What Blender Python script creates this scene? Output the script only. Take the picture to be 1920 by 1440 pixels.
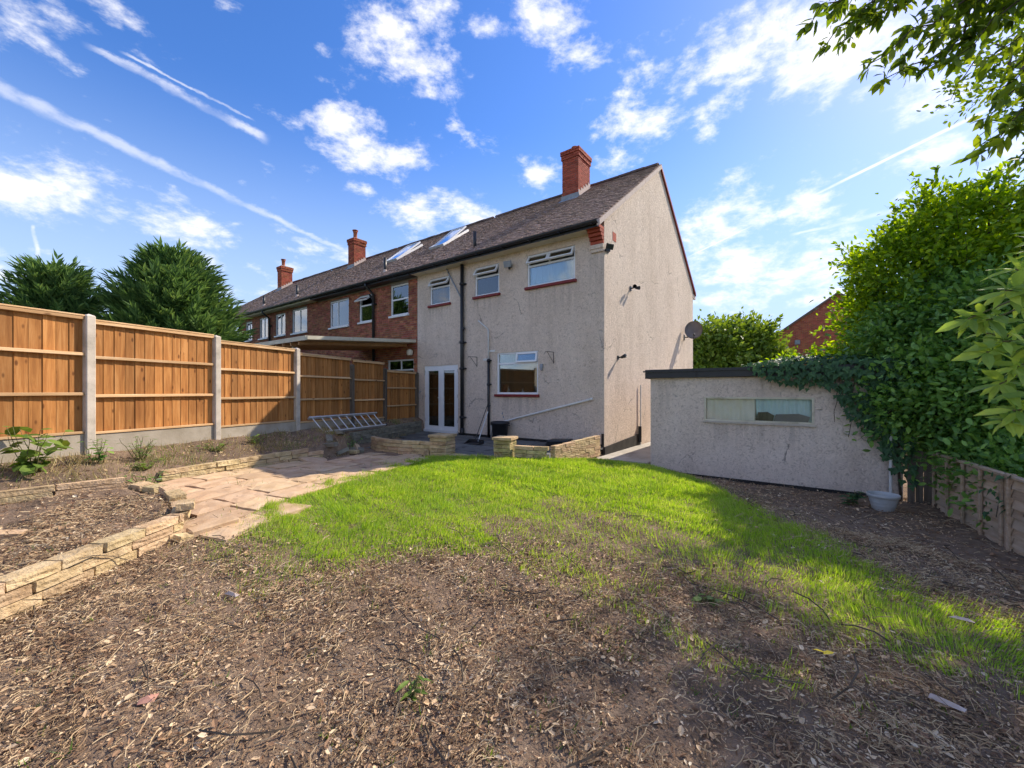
import bpy, bmesh, math, random
import numpy as np
from mathutils import Vector, Matrix, Euler

random.seed(7)
rng = np.random.default_rng(7)
sc = bpy.context.scene
for o in list(bpy.data.objects):
    bpy.data.objects.remove(o)
COL = sc.collection

# ---------------------------------------------------------------- camera
CAM_Z = 1.56
FOC = 774.0 / 1920.0
cam_d = bpy.data.cameras.new('camera')
cam_d.sensor_width = 36.0
cam_d.lens = 36.0 * FOC
cam_d.shift_y = 13.0 / 1920.0
cam_d.clip_start = 0.05
cam_d.clip_end = 3000
cam = bpy.data.objects.new('camera', cam_d)
cam.location = (0, 0, CAM_Z)
cam.rotation_euler = (math.radians(90), 0, 0)
COL.objects.link(cam)
sc.camera = cam

# ---------------------------------------------------------------- sun, exposure
SUN_AZ = math.radians(57)      # from +Y towards +X
SUN_EL = math.radians(40)
S3 = Vector((math.sin(SUN_AZ) * math.cos(SUN_EL), math.cos(SUN_AZ) * math.cos(SUN_EL), math.sin(SUN_EL)))
sun_d = bpy.data.lights.new('sun', 'SUN')
sun_d.energy = 2.0
sun_d.angle = math.radians(0.55)
sun_d.color = (1.0, 0.89, 0.74)
sun = bpy.data.objects.new('sun', sun_d)
sun.rotation_euler = (-S3).to_track_quat('-Z', 'Y').to_euler()
sun.location = (20, 10, 30)
COL.objects.link(sun)
sc.view_settings.view_transform = 'Standard'
sc.view_settings.look = 'None'
sc.view_settings.gamma = 1.0
sc.view_settings.use_curve_mapping = False
sc.view_settings.exposure = 1.78
sc.cycles.max_bounces = 5
sc.cycles.diffuse_bounces = 3
sc.cycles.glossy_bounces = 3
sc.cycles.transmission_bounces = 3
sc.cycles.transparent_max_bounces = 8
sc.cycles.adaptive_threshold = 0.02
sc.cycles.use_adaptive_sampling = True
sc.cycles.use_denoising = True

# ---------------------------------------------------------------- node helpers
class NT:
    def __init__(self, tree):
        self.t = tree
    def n(self, typ, **kw):
        nd = self.t.nodes.new(typ)
        for k, v in kw.items():
            setattr(nd, k, v)
        return nd
    def l(self, a, b):
        self.t.links.new(a, b)
    def put(self, sock, v):
        if isinstance(v, bpy.types.NodeSocket):
            self.l(v, sock)
        else:
            sock.default_value = v
    def math(self, op, a, b=None, c=None, clamp=False):
        nd = self.n('ShaderNodeMath', operation=op, use_clamp=clamp)
        self.put(nd.inputs[0], a)
        if b is not None: self.put(nd.inputs[1], b)
        if c is not None: self.put(nd.inputs[2], c)
        return nd.outputs[0]
    def vmath(self, op, a, b=None, scale=None):
        nd = self.n('ShaderNodeVectorMath', operation=op)
        self.put(nd.inputs[0], a)
        if b is not None: self.put(nd.inputs[1], b)
        if scale is not None: self.put(nd.inputs[3], scale)
        return nd.outputs[1] if op in ('DOT_PRODUCT', 'LENGTH', 'DISTANCE') else nd.outputs[0]
    def noise(self, vec, scale, detail=4, rough=0.55, dist=0.0, out=0):
        nd = self.n('ShaderNodeTexNoise')
        if vec is not None: self.l(vec, nd.inputs['Vector'])
        nd.inputs['Scale'].default_value = scale
        nd.inputs['Detail'].default_value = detail
        nd.inputs['Roughness'].default_value = rough
        nd.inputs['Distortion'].default_value = dist
        return nd.outputs[out]
    def voro(self, vec, scale, feature='F1', out=0):
        nd = self.n('ShaderNodeTexVoronoi', feature=feature)
        self.l(vec, nd.inputs['Vector'])
        nd.inputs['Scale'].default_value = scale
        return nd.outputs[out]
    def ramp(self, fac, stops, interp='LINEAR'):
        nd = self.n('ShaderNodeValToRGB')
        cr = nd.color_ramp
        cr.interpolation = interp
        while len(cr.elements) < len(stops):
            cr.elements.new(0.5)
        for e, (p, c) in zip(cr.elements, stops):
            e.position = p
            e.color = (c[0], c[1], c[2], 1) if len(c) == 3 else c
        self.l(fac, nd.inputs[0])
        return nd.outputs[0]
    def mix(self, fac, a, b, blend='MIX'):
        nd = self.n('ShaderNodeMix', data_type='RGBA', blend_type=blend)
        self.put(nd.inputs[0], fac)
        for s, v in ((nd.inputs[6], a), (nd.inputs[7], b)):
            if isinstance(v, (tuple, list)) and len(v) == 3: v = (*v, 1)
            self.put(s, v)
        return nd.outputs[2]
    def step(self, v, a, b):
        nd = self.n('ShaderNodeMapRange', interpolation_type='SMOOTHSTEP')
        self.put(nd.inputs[0], v)
        nd.inputs[1].default_value = a
        nd.inputs[2].default_value = b
        return nd.outputs[0]

# ---------------------------------------------------------------- world: blue sky, clouds, vapour trails
def sky_dir(x, y):
    v = Vector(((x - 960) / 774.0, 1.0, (733 - y) / 774.0))
    return v.normalized()

world = bpy.data.worlds.new('World')
sc.world = world
world.use_nodes = True
world.cycles.sampling_method = 'MANUAL'
world.cycles.sample_map_resolution = 256
wt = NT(world.node_tree)
world.node_tree.nodes.clear()
wo = wt.n('ShaderNodeOutputWorld')
bg = wt.n('ShaderNodeBackground')
bg.inputs[1].default_value = 0.1
wt.l(bg.outputs[0], wo.inputs[0])
sky = wt.n('ShaderNodeTexSky', sky_type='NISHITA', sun_disc=False)
sky.sun_elevation = SUN_EL
sky.sun_rotation = SUN_AZ
sky.air_density = 1.0
sky.dust_density = 0.25
sky.ozone_density = 3.0
hsv = wt.n('ShaderNodeHueSaturation')
hsv.inputs['Saturation'].default_value = 1.3
hsv.inputs['Value'].default_value = 0.70
wt.l(wt.mix(1.0, sky.outputs[0], (1.06, .93, 1.0), 'MULTIPLY'), hsv.inputs['Color'])
wd = wt.n('ShaderNodeTexCoord').outputs['Generated']
wdn = wt.vmath('NORMALIZE', wd)
CLOUDS = [  # centre and half size of each bank of cloud, tilt, weight
    (770,125,85,50,8,1),(715,55,85,50,-10,.95),(815,25,60,42,20,.9),(835,158,32,22,0,.7),
    (910,55,48,26,15,.85),(1040,35,62,55,30,.9),(1100,88,34,30,40,.8),
    (1440,70,130,75,-12,1.1),(1560,100,120,70,20,1.1),(1400,150,80,55,-30,.85),(1290,130,48,55,10,.75),
    (1200,228,108,42,6,.95),(670,262,120,46,14,1.05),(740,290,55,28,10,.8),(865,243,44,22,0,.8),
    (1010,332,42,22,0,.8),(90,360,150,44,6,.86),(250,395,120,36,14,.88),(335,425,90,26,12,.95),(30,55,70,40,30,.85),(110,30,60,22,20,.7),
    (220,12,66,24,10,.8),(425,15,30,16,10,.6),(830,405,120,34,4,1.0),(690,358,26,16,0,.75),
    (1455,398,100,30,-14,1.05),(1340,425,66,34,-6,.9),(1785,165,120,40,8,.9),(1650,390,100,20,-20,.85),
    (1450,500,160,46,2,.85),(1390,560,120,34,0,.7),(1330,450,60,26,0,.7),(470,495,100,15,4,.75),(470,545,90,18,2,.6),
    (1810,290,120,30,-6,.8),(1160,292,42,22,-10,.75),(1740,60,120,60,10,.8),(30,308,50,16,0,.8),
    (1245,80,60,40,-30,.7),(1620,172,44,20,-10,.75),(1330,250,40,16,0,.6),(1560,470,70,20,-8,.75),(590,85,26,18,30,.6),(500,210,40,12,20,.55),(840,375,24,14,0,.7),(560,235,40,16,-20,.7),(1690,80,70,40,10,.8),(1480,190,60,24,0,.7),(1500,560,60,18,0,.6),(1370,330,30,12,0,.5),(1130,315,40,14,0,.6),(30,470,60,14,0,.6),(50,500,160,16,0,.6),(600,470,120,20,8,.5)]
GX = 5.3
ZS = 1.9                       # clouds are about twice as wide as high
sq = wt.vmath('MULTIPLY', wdn, (1, 1, ZS))
acc = None
for (x, y, rx, ry, rot, wgt) in CLOUDS:
    ca, sa = math.cos(math.radians(rot)), math.sin(math.radians(rot))
    nb = max(1, round(rx / (ry * 2.2)))
    for i in range(nb):
        t = 0 if nb == 1 else (i / (nb - 1) - .5) * 2 * (rx - ry * 1.9)
        c = sky_dir(x + t * ca, y + t * sa)
        e0, e1 = sky_dir(x + t * ca, y + t * sa - ry), sky_dir(x + t * ca, y + t * sa + ry)
        c = Vector((c.x, c.y, c.z * ZS)); dd_ = e0 - e1; dd_.z *= ZS
        r_ = dd_.length / 2 * 1.3
        dst = wt.vmath('DISTANCE', sq, tuple(c))
        val = wt.math('MULTIPLY_ADD', dst, -0.62 * wgt / r_, 1.12 * wgt)
        acc = val if acc is None else wt.math('MAXIMUM', acc, val)
acc = wt.math('MAXIMUM', acc, 0.0)
acc = wt.math('MINIMUM', acc, 1.0)
n1 = wt.noise(sq, 8.0, 7, 0.66, 0.2)
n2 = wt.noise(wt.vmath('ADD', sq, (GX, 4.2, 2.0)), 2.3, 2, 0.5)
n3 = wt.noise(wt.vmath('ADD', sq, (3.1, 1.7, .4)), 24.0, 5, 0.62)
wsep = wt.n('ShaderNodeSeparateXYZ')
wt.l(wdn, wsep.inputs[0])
gen = wt.math('MULTIPLY', wt.step(n2, 0.39, 0.57), wt.math('MULTIPLY', 1.0, wt.step(wsep.outputs[1], 0.5, 0.3)))   # unseen clouds beside and behind, thicker cover added to brighten the fill light
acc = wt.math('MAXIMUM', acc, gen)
nn = wt.math('ADD', wt.math('MULTIPLY', n1, 0.66), wt.math('MULTIPLY', n3, 0.34))
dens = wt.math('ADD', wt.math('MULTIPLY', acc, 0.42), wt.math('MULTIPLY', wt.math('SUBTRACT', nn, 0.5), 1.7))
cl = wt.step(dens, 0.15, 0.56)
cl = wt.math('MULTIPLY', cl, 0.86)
def trail(p0, p1, w0, w1, strength, tear):
    global cl
    a, b = sky_dir(*p0), sky_dir(*p1)
    nrm = a.cross(b).normalized()
    ab = b - a
    al = wt.math('DIVIDE', wt.math('SUBTRACT', wt.vmath('DOT_PRODUCT', wdn, tuple(ab)), a.dot(ab)), ab.length_squared)
    ac = wt.vmath('DOT_PRODUCT', wdn, tuple(nrm))
    ac = wt.math('ADD', ac, wt.math('MULTIPLY', wt.math('SUBTRACT', n3, 0.5), tear))
    wd_ = wt.math('ADD', w0, wt.math('MULTIPLY', al, w1 - w0))
    k = wt.math('DIVIDE', wt.math('ABSOLUTE', ac), wd_)
    m = wt.math('SUBTRACT', 1.0, wt.step(k, 0.15, 1.0))
    e = wt.math('MULTIPLY', wt.step(al, -0.08, 0.06), wt.math('SUBTRACT', 1.0, wt.step(al, 0.94, 1.06)))
    t = wt.math('MULTIPLY', wt.math('MULTIPLY', m, e), wt.math('MULTIPLY', wt.math('MULTIPLY_ADD', wt.step(nn, 0.34, 0.62), 0.85, 0.18), strength * 1.25))
    cl = wt.math('MAXIMUM', cl, t)
trail((-200, 70), (650, 473), .014, .006, .32, .02)
trail((180, 92), (495, 258), .006, .011, .45, .022)
trail((240, 105), (470, 222), .003, .003, .4, .014)
trail((1300, 477), (1880, 192), .0024, .0042, .62, .002)
trail((1490, 440), (1700, 388), .004, .007, .4, .012)
trail((62, 424), (72, 480), .003, .004, .6, .006)
up = wt.n('ShaderNodeSeparateXYZ')
wt.l(wdn, up.inputs[0])
cl = wt.math('MULTIPLY', cl, wt.step(up.outputs[2], -0.01, 0.06))
shade = wt.step(wt.math('ADD', dens, wt.math('MULTIPLY', wt.math('SUBTRACT', n3, .5), -.5)), 0.35, 0.85)
ccol = wt.mix(shade, (3.95, 3.85, 3.8), (3.1, 3.1, 3.2))
hz = wt.math('SUBTRACT', 1.0, wt.step(up.outputs[2], 0.05, 0.55))
base_sky = wt.mix(wt.math('MULTIPLY', hz, 0.9), hsv.outputs[0], (1.75, 2.3, 3.15))
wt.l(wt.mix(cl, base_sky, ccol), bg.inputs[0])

# ---------------------------------------------------------------- mesh helpers
class MB:
    def __init__(self):
        self.v, self.f, self.mi = [], [], []
        self.cm = 0
    def add(self, vs, fs):
        b = len(self.v)
        self.v.extend(tuple(p) for p in vs)
        self.f.extend(tuple(i + b for i in f) for f in fs)
        self.mi.extend([self.cm] * len(fs))
        return self
    def box(self, x0, x1, y0, y1, z0, z1):
        return self.add([(x0,y0,z0),(x1,y0,z0),(x1,y1,z0),(x0,y1,z0),(x0,y0,z1),(x1,y0,z1),(x1,y1,z1),(x0,y1,z1)],
                        [(0,3,2,1),(4,5,6,7),(0,1,5,4),(1,2,6,5),(2,3,7,6),(3,0,4,7)])
    def bbox(self, x0, x1, y0, y1, z0, z1, b=0.01):
        """box with chamfered edges"""
        vs, fs = [], []
        bm = bmesh.new()
        bmesh.ops.create_cube(bm, size=1)
        for p in bm.verts:
            p.co = ((x0+x1)/2 + p.co.x*(x1-x0), (y0+y1)/2 + p.co.y*(y1-y0), (z0+z1)/2 + p.co.z*(z1-z0))
        bmesh.ops.bevel(bm, geom=bm.edges[:], offset=b, segments=1, affect='EDGES')
        bm.verts.index_update()
        vs = [tuple(p.co) for p in bm.verts]
        fs = [[q.index for q in f.verts] for f in bm.faces]
        bm.free()
        return self.add(vs, fs)
    def obox(self, c, ax, ay, az):
        c, ax, ay, az = Vector(c), Vector(ax), Vector(ay), Vector(az)
        vs = [c + sx*ax + sy*ay + sz*az for sz in (-1,1) for sx, sy in ((-1,-1),(1,-1),(1,1),(-1,1))]
        return self.add(vs, [(0,3,2,1),(4,5,6,7),(0,1,5,4),(1,2,6,5),(2,3,7,6),(3,0,4,7)])
    def tube(self, pts, r, n=8, caps=True):
        pts = [Vector(p) for p in pts]
        rs = r if isinstance(r, (list, tuple)) else [r]*len(pts)
        rings = []
        b = len(self.v)
        up = None
        for i, p in enumerate(pts):
            d = (pts[min(i+1, len(pts)-1)] - pts[max(i-1, 0)]).normalized()
            if up is None:
                up = Vector((0,0,1)) if abs(d.z) < .9 else Vector((1,0,0))
            x = d.cross(up)
            if x.length < 1e-4:
                up = Vector((1,0,0)) if abs(d.x) < .9 else Vector((0,1,0)); x = d.cross(up)
            x.normalize(); y = x.cross(d).normalized(); up = y
            rings.append([p + rs[i]*(math.cos(2*math.pi*k/n)*x + math.sin(2*math.pi*k/n)*y) for k in range(n)])
        vs = [q for rg in rings for q in rg]
        fs = [(i*n+k, i*n+(k+1)%n, (i+1)*n+(k+1)%n, (i+1)*n+k) for i in range(len(pts)-1) for k in range(n)]
        if caps:
            fs.append(tuple(range(n-1, -1, -1)))
            fs.append(tuple((len(pts)-1)*n + k for k in range(n)))
        return self.add(vs, fs)
    def lathe(self, prof, c=(0,0,0), n=24):
        vs = [(c[0]+r*math.cos(2*math.pi*k/n), c[1]+r*math.sin(2*math.pi*k/n), c[2]+z) for r, z in prof for k in range(n)]
        fs = [(i*n+k, i*n+(k+1)%n, (i+1)*n+(k+1)%n, (i+1)*n+k) for i in range(len(prof)-1) for k in range(n)]
        return self.add(vs, fs)
    def prism(self, poly, h, axis='y', o=0.0):
        """poly of 2d points extruded along an axis from o to o+h"""
        n = len(poly)
        def P(a, b, t):
            return (a, t, b) if axis == 'y' else ((t, a, b) if axis == 'x' else (a, b, t))
        vs = [P(a, b, o) for a, b in poly] + [P(a, b, o+h) for a, b in poly]
        fs = [tuple(range(n)), tuple(range(2*n-1, n-1, -1))] + [(i, (i+1)%n, n+(i+1)%n, n+i) for i in range(n)]
        return self.add(vs, fs)
    def mesh(self, name, mats, smooth=False):
        me = bpy.data.meshes.new(name)
        me.from_pydata(self.v, [], self.f)
        if not isinstance(mats, (list, tuple)): mats = [mats]
        for m in mats: me.materials.append(m)
        if len(mats) > 1: me.polygons.foreach_set('material_index', self.mi)
        if smooth: me.polygons.foreach_set('use_smooth', [True]*len(me.polygons))
        bm = bmesh.new(); bm.from_mesh(me)
        if len(bm.faces) < 60000: bmesh.ops.recalc_face_normals(bm, faces=bm.faces)
        bm.to_mesh(me); bm.free()
        me.update()
        return me
    def build(self, name, mats, parent=None, smooth=False, loc=None, rot=None):
        return link(name, self.mesh(name, mats, smooth), parent, loc, rot)

def link(name, me, parent=None, loc=None, rot=None, scale=None):
    o = bpy.data.objects.new(name, me)
    if parent is not None: o.parent = parent
    if loc is not None: o.location = loc
    if rot is not None: o.rotation_euler = rot
    if scale is not None: o.scale = scale
    COL.objects.link(o)
    return o

def npmesh(name, V, Fc, mat, smooth=False, k=None):
    """fast mesh from arrays; Fc is (n,k) of indices"""
    me = bpy.data.meshes.new(name)
    V = np.asarray(V, np.float32); Fc = np.asarray(Fc, np.int32)
    n, k = Fc.shape
    me.vertices.add(len(V)); me.vertices.foreach_set('co', V.ravel())
    me.loops.add(n*k); me.loops.foreach_set('vertex_index', Fc.ravel())
    me.polygons.add(n)
    me.polygons.foreach_set('loop_start', np.arange(0, n*k, k, dtype=np.int32))
    me.polygons.foreach_set('use_smooth', np.full(n, smooth, bool))
    me.update(calc_edges=True)
    me.materials.append(mat)
    return me

def tag(o, label=None, cat=None, group=None, kind=None):
    if label: o['label'] = label
    if cat: o['category'] = cat
    if group: o['group'] = group
    if kind: o['kind'] = kind
    return o

def thing(name, label, cat, loc=(0,0,0), rotz=0, group=None):
    o = bpy.data.objects.new(name, None)
    o.empty_display_size = 0.1
    o.location = loc; o.rotation_euler = (0,0,rotz)
    COL.objects.link(o)
    return tag(o, label, cat, group)

# ---------------------------------------------------------------- materials
def mat(name, cols, scale=5.0, rough=0.8, bump=0.0, bscale=40.0, stretch=(1,1,1), island=0.0, orand=0.0,
        detail=5, spec=0.3, coord='Object', bdist=0.01, metal=0.0, stain=None, coat=0.0, hue=0.0, bdetail=4):
    m = bpy.data.materials.new(name)
    m.use_nodes = True
    t = NT(m.node_tree)
    m.node_tree.nodes.clear()
    out = t.n('ShaderNodeOutputMaterial')
    bs = t.n('ShaderNodeBsdfPrincipled')
    t.l(bs.outputs[0], out.inputs[0])
    co = t.n('ShaderNodeNewGeometry').outputs['Position'] if coord == 'Position' else t.n('ShaderNodeTexCoord').outputs[coord]
    oi = t.n('ShaderNodeObjectInfo')
    off = t.math('MULTIPLY', oi.outputs['Random'], 37.0)
    if island:
        geo = t.n('ShaderNodeNewGeometry')
        off = t.math('ADD', off, t.math('MULTIPLY', geo.outputs['Random Per Island'], 53.0))
    comb = t.n('ShaderNodeCombineXYZ')
    for i in range(3): t.l(off, comb.inputs[i])
    vec = t.vmath('ADD', t.vmath('MULTIPLY', co, stretch), comb.outputs[0]) if (orand or island) else t.vmath('MULTIPLY', co, stretch)
    nz = t.noise(vec, scale, detail, 0.6)
    k = len(cols)
    stops = [(0.28 + 0.44*i/max(1, k-1), c) for i, c in enumerate(cols)] if k > 1 else [(0, cols[0]), (1, cols[0])]
    col = t.ramp(nz, stops)
    if stain:
        sc_, lo, hi, sccol, samt = stain
        sn = t.noise(t.vmath('ADD', co, (3.3, 1.1, 7.7)), sc_, 6, 0.65, 0.4)
        col = t.mix(t.math('MULTIPLY', t.step(sn, lo, hi), samt), col, sccol)
    if island or orand:
        r = None
        if island:
            r = t.math('MULTIPLY', t.math('SUBTRACT', geo.outputs['Random Per Island'], 0.5), 2*island)
        if orand:
            q = t.math('MULTIPLY', t.math('SUBTRACT', oi.outputs['Random'], 0.5), 2*orand)
            r = q if r is None else t.math('ADD', r, q)
        h = t.n('ShaderNodeHueSaturation')
        t.l(col, h.inputs['Color'])
        t.l(t.math('ADD', 1.0, r), h.inputs['Value'])
        if hue:
            src = geo.outputs['Random Per Island'] if island else oi.outputs['Random']
            wn = t.n('ShaderNodeTexWhiteNoise', noise_dimensions='1D')
            t.l(src, wn.inputs['W'])
            t.l(t.math('ADD', 0.5, t.math('MULTIPLY', t.math('SUBTRACT', wn.outputs['Value'], 0.5), hue)), h.inputs['Hue'])
        col = h.outputs[0]
    t.l(col, bs.inputs['Base Color'])
    bs.inputs['Roughness'].default_value = rough
    bs.inputs['Specular IOR Level'].default_value = spec
    bs.inputs['Metallic'].default_value = metal
    bs.inputs['Coat Weight'].default_value = coat
    if bump:
        b = t.n('ShaderNodeBump')
        b.inputs['Strength'].default_value = bump
        b.inputs['Distance'].default_value = bdist
        t.l(t.noise(vec, bscale, bdetail, 0.6), b.inputs['Height'])
        t.l(b.outputs[0], bs.inputs['Normal'])
    m['_'] = 0
    return m

def leaf_mat(name, stops, transl=0.35, rough=0.45, spec=0.4, scale=1.5, tcol=None):
    """stops: ramp over a per-leaf random value mixed with clump noise"""
    m = bpy.data.materials.new(name)
    m.use_nodes = True
    t = NT(m.node_tree)
    m.node_tree.nodes.clear()
    out = t.n('ShaderNodeOutputMaterial')
    bs = t.n('ShaderNodeBsdfPrincipled')
    tr = t.n('ShaderNodeBsdfTranslucent')
    mx = t.n('ShaderNodeMixShader')
    geo = t.n('ShaderNodeNewGeometry')
    oi = t.n('ShaderNodeObjectInfo')
    co = t.n('ShaderNodeTexCoord').outputs['Object']
    nz = t.noise(co, scale, 3, 0.5)
    rr = t.math('FRACT', t.math('ADD', geo.outputs['Random Per Island'], oi.outputs['Random']))
    fac = t.math('ADD', t.math('MULTIPLY', rr, 0.55), t.math('MULTIPLY', nz, 0.45))
    col = t.ramp(fac, stops)
    t.l(col, bs.inputs['Base Color'])
    bs.inputs['Roughness'].default_value = rough
    bs.inputs['Specular IOR Level'].default_value = spec
    h = t.n('ShaderNodeHueSaturation')
    h.inputs['Hue'].default_value = 0.485
    h.inputs['Saturation'].default_value = 1.12
    h.inputs['Value'].default_value = 1.7
    t.l(col, h.inputs['Color'])
    t.l(h.outputs[0], tr.inputs['Color'])
    mx.inputs[0].default_value = transl
    t.l(bs.outputs[0], mx.inputs[1]); t.l(tr.outputs[0], mx.inputs[2])
    t.l(mx.outputs[0], out.inputs[0])
    return m

def glass_mat(name, tint=(.75,.82,.82), ior=1.5, boost=1.0):
    m = bpy.data.materials.new(name)
    m.use_nodes = True
    t = NT(m.node_tree)
    m.node_tree.nodes.clear()
    out = t.n('ShaderNodeOutputMaterial')
    fr = t.n('ShaderNodeFresnel'); fr.inputs[0].default_value = ior
    tp = t.n('ShaderNodeBsdfTransparent'); tp.inputs[0].default_value = (*tint, 1)
    gl = t.n('ShaderNodeBsdfGlossy'); gl.inputs['Roughness'].default_value = 0.015
    gl.inputs['Color'].default_value = (.95,.97,1,1)
    mx = t.n('ShaderNodeMixShader')
    t.l(t.math('MULTIPLY', fr.outputs[0], boost, clamp=True), mx.inputs[0])
    t.l(tp.outputs[0], mx.inputs[1]); t.l(gl.outputs[0], mx.inputs[2])
    t.l(mx.outputs[0], out.inputs[0])
    return m

def render_mat(name, c0, c1, c2, runs=()):
    """roughcast render: coarse swirled relief, weather stains, hairline cracks"""
    m = bpy.data.materials.new(name)
    m.use_nodes = True
    t = NT(m.node_tree)
    m.node_tree.nodes.clear()
    out = t.n('ShaderNodeOutputMaterial')
    bs = t.n('ShaderNodeBsdfPrincipled')
    t.l(bs.outputs[0], out.inputs[0])
    co = t.n('ShaderNodeTexCoord').outputs['Object']
    big = t.noise(co, 0.7, 6, 0.6)
    streak = t.noise(t.vmath('MULTIPLY', co, (2.2, 2.2, 0.22)), 1.4, 6, 0.65)
    col = t.ramp(t.math('ADD', t.math('MULTIPLY', big, .55), t.math('MULTIPLY', streak, .45)), [(0.36, (c0[0]*.95, c0[1]*.95, c0[2]*.95)), (0.5, c1), (0.64, c2)])
    fine = t.noise(co, 12.0, 4, 0.62, 2.4)
    col = t.mix(t.math('MULTIPLY', t.step(fine, .48, .37), .5), col, (c0[0]*.55, c0[1]*.52, c0[2]*.5))
    col = t.mix(t.math('MULTIPLY', t.step(fine, .54, .66), .42), col, (min(1, c2[0]*1.25), min(1, c2[1]*1.25), min(1, c2[2]*1.25)))
    if runs:
        sp = t.n('ShaderNodeSeparateXYZ'); t.l(co, sp.inputs[0])
        sn = t.noise(t.vmath('MULTIPLY', co, (9, 9, .5)), 1.0, 4, .6)
        for (x0, x1, zt, ln) in runs:
            mx_ = t.math('MULTIPLY', t.step(sp.outputs[0], x0-.04, x0+.05), t.step(sp.outputs[0], x1+.04, x1-.05))
            mz_ = t.math('MULTIPLY', t.step(sp.outputs[2], zt+.0, zt-.03), t.step(sp.outputs[2], zt-ln, zt-.1))
            my_ = t.step(sp.outputs[1], .3, .2)
            k_ = t.math('MULTIPLY', t.math('MULTIPLY', t.math('MULTIPLY', mx_, mz_), my_), t.math('MULTIPLY', t.step(sn, .42, .66), .32))
            col = t.mix(k_, col, (.24, .20, .165))
    wv = t.noise(co, 1.3, 5, 0.6)
    wco = t.vmath('ADD', co, t.vmath('SCALE', t.noise(co, 2.4, 5, 0.6, out=1), scale=0.5))
    cr = t.voro(wco, 0.62, 'DISTANCE_TO_EDGE')
    crm = t.math('MULTIPLY', t.math('SUBTRACT', 1.0, t.step(cr, 0.002, 0.010)), t.step(wv, .50, .62))
    col = t.mix(t.math('MULTIPLY', crm, .55), col, (.13, .12, .11))
    t.l(col, bs.inputs['Base Color'])
    bs.inputs['Roughness'].default_value = 0.92
    bs.inputs['Specular IOR Level'].default_value = 0.15
    h = t.math('SUBTRACT', t.math('ADD', t.math('MULTIPLY', fine, 1.0), t.math('MULTIPLY', t.noise(co, 90, 3, .6), .35)), t.math('MULTIPLY', crm, .8))
    b = t.n('ShaderNodeBump')
    b.inputs['Strength'].default_value = 0.85
    b.inputs['Distance'].default_value = 0.022
    t.l(h, b.inputs['Height'])
    t.l(b.outputs[0], bs.inputs['Normal'])
    return m

def wood_mat(name, c0, c1, c2, axis='z', rough=0.75, orand=0.18, knots=True, grey=None):
    m = bpy.data.materials.new(name)
    m.use_nodes = True
    t = NT(m.node_tree)
    m.node_tree.nodes.clear()
    out = t.n('ShaderNodeOutputMaterial')
    bs = t.n('ShaderNodeBsdfPrincipled')
    t.l(bs.outputs[0], out.inputs[0])
    co = t.n('ShaderNodeTexCoord').outputs['Object']
    oi = t.n('ShaderNodeObjectInfo')
    comb = t.n('ShaderNodeCombineXYZ')
    off = t.math('MULTIPLY', oi.outputs['Random'], 91.0)
    for i in range(3): t.l(off, comb.inputs[i])
    co = t.vmath('ADD', co, comb.outputs[0])
    s = {'z': (1, 1, .07), 'x': (.07, 1, 1)}[axis]
    ks = {'z': (1, 1, .45), 'x': (.45, 1, 1)}[axis]
    g1 = t.noise(t.vmath('MULTIPLY', co, s), 22, 5, .6, .6)
    g2 = t.noise(t.vmath('MULTIPLY', co, s), 80, 3, .6)
    col = t.ramp(g1, [(.3, c0), (.5, c1), (.7, c2)])
    col = t.mix(t.math('MULTIPLY', t.step(g2, .5, .7), .25), col, (c0[0]*.6, c0[1]*.55, c0[2]*.5))
    big = t.noise(co, 1.1, 3, .5)
    col = t.mix(t.math('MULTIPLY', t.step(big, .5, .75), .45), col, (c0[0]*.8, c0[1]*.72, c0[2]*.66))
    if grey: col = t.mix(t.math('MULTIPLY', t.step(t.noise(co, 2.2, 4, .6), .4, .65), .7), col, grey)
    if knots:
        kn = t.voro(t.vmath('MULTIPLY', co, ks), 7.5)
        col = t.mix(t.math('MULTIPLY', t.math('SUBTRACT', 1.0, t.step(kn, .06, .17)), .85), col, (c0[0]*.38, c0[1]*.30, c0[2]*.25))
    h = t.n('ShaderNodeHueSaturation')
    t.l(col, h.inputs['Color'])
    t.l(t.math('ADD', 1.0, t.math('MULTIPLY', t.math('SUBTRACT', oi.outputs['Random'], .5), 2*orand)), h.inputs['Value'])
    t.l(h.outputs[0], bs.inputs['Base Color'])
    bs.inputs['Roughness'].default_value = rough
    bs.inputs['Specular IOR Level'].default_value = .25
    b = t.n('ShaderNodeBump')
    b.inputs['Strength'].default_value = .35
    b.inputs['Distance'].default_value = .004
    t.l(g2, b.inputs['Height'])
    t.l(b.outputs[0], bs.inputs['Normal'])
    return m

M = {}
M['render'] = render_mat('roughcast_render', (.60,.485,.385), (.67,.55,.445), (.72,.60,.49), runs=((-2.3,-.75,4.34,1.0),(-4.23,-3.2,4.34,.8),(-6.22,-5.2,4.32,.7),(-3.38,-1.87,1.40,.8),(-.40,-.04,4.95,1.4),(-4.8,-4.5,3.6,2.2),(-3.75,-3.5,2.6,1.6)))
M['shed_render'] = render_mat('shed_render', (.62,.50,.41), (.69,.57,.475), (.73,.615,.52), runs=((1.05,2.87,.93,.55),(.05,.5,1.8,.9),(3.2,3.7,1.7,1.0),(2.0,2.2,1.82,.5)))
M['brick'] = mat('red_brick', [(.20,.065,.038),(.32,.115,.062),(.40,.17,.095)], 9, .88, .5, 60, island=.34, hue=.035, bdist=.004)
M['chimney_brick'] = mat('chimney_brick', [(.24,.055,.028),(.36,.09,.045),(.42,.125,.065)], 8, .88, .5, 60, island=.25, orand=.22, hue=.02, bdist=.004)
M['mortar'] = mat('mortar', [(.22,.19,.165),(.30,.265,.235)], 20, .95, .4, 80)
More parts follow.
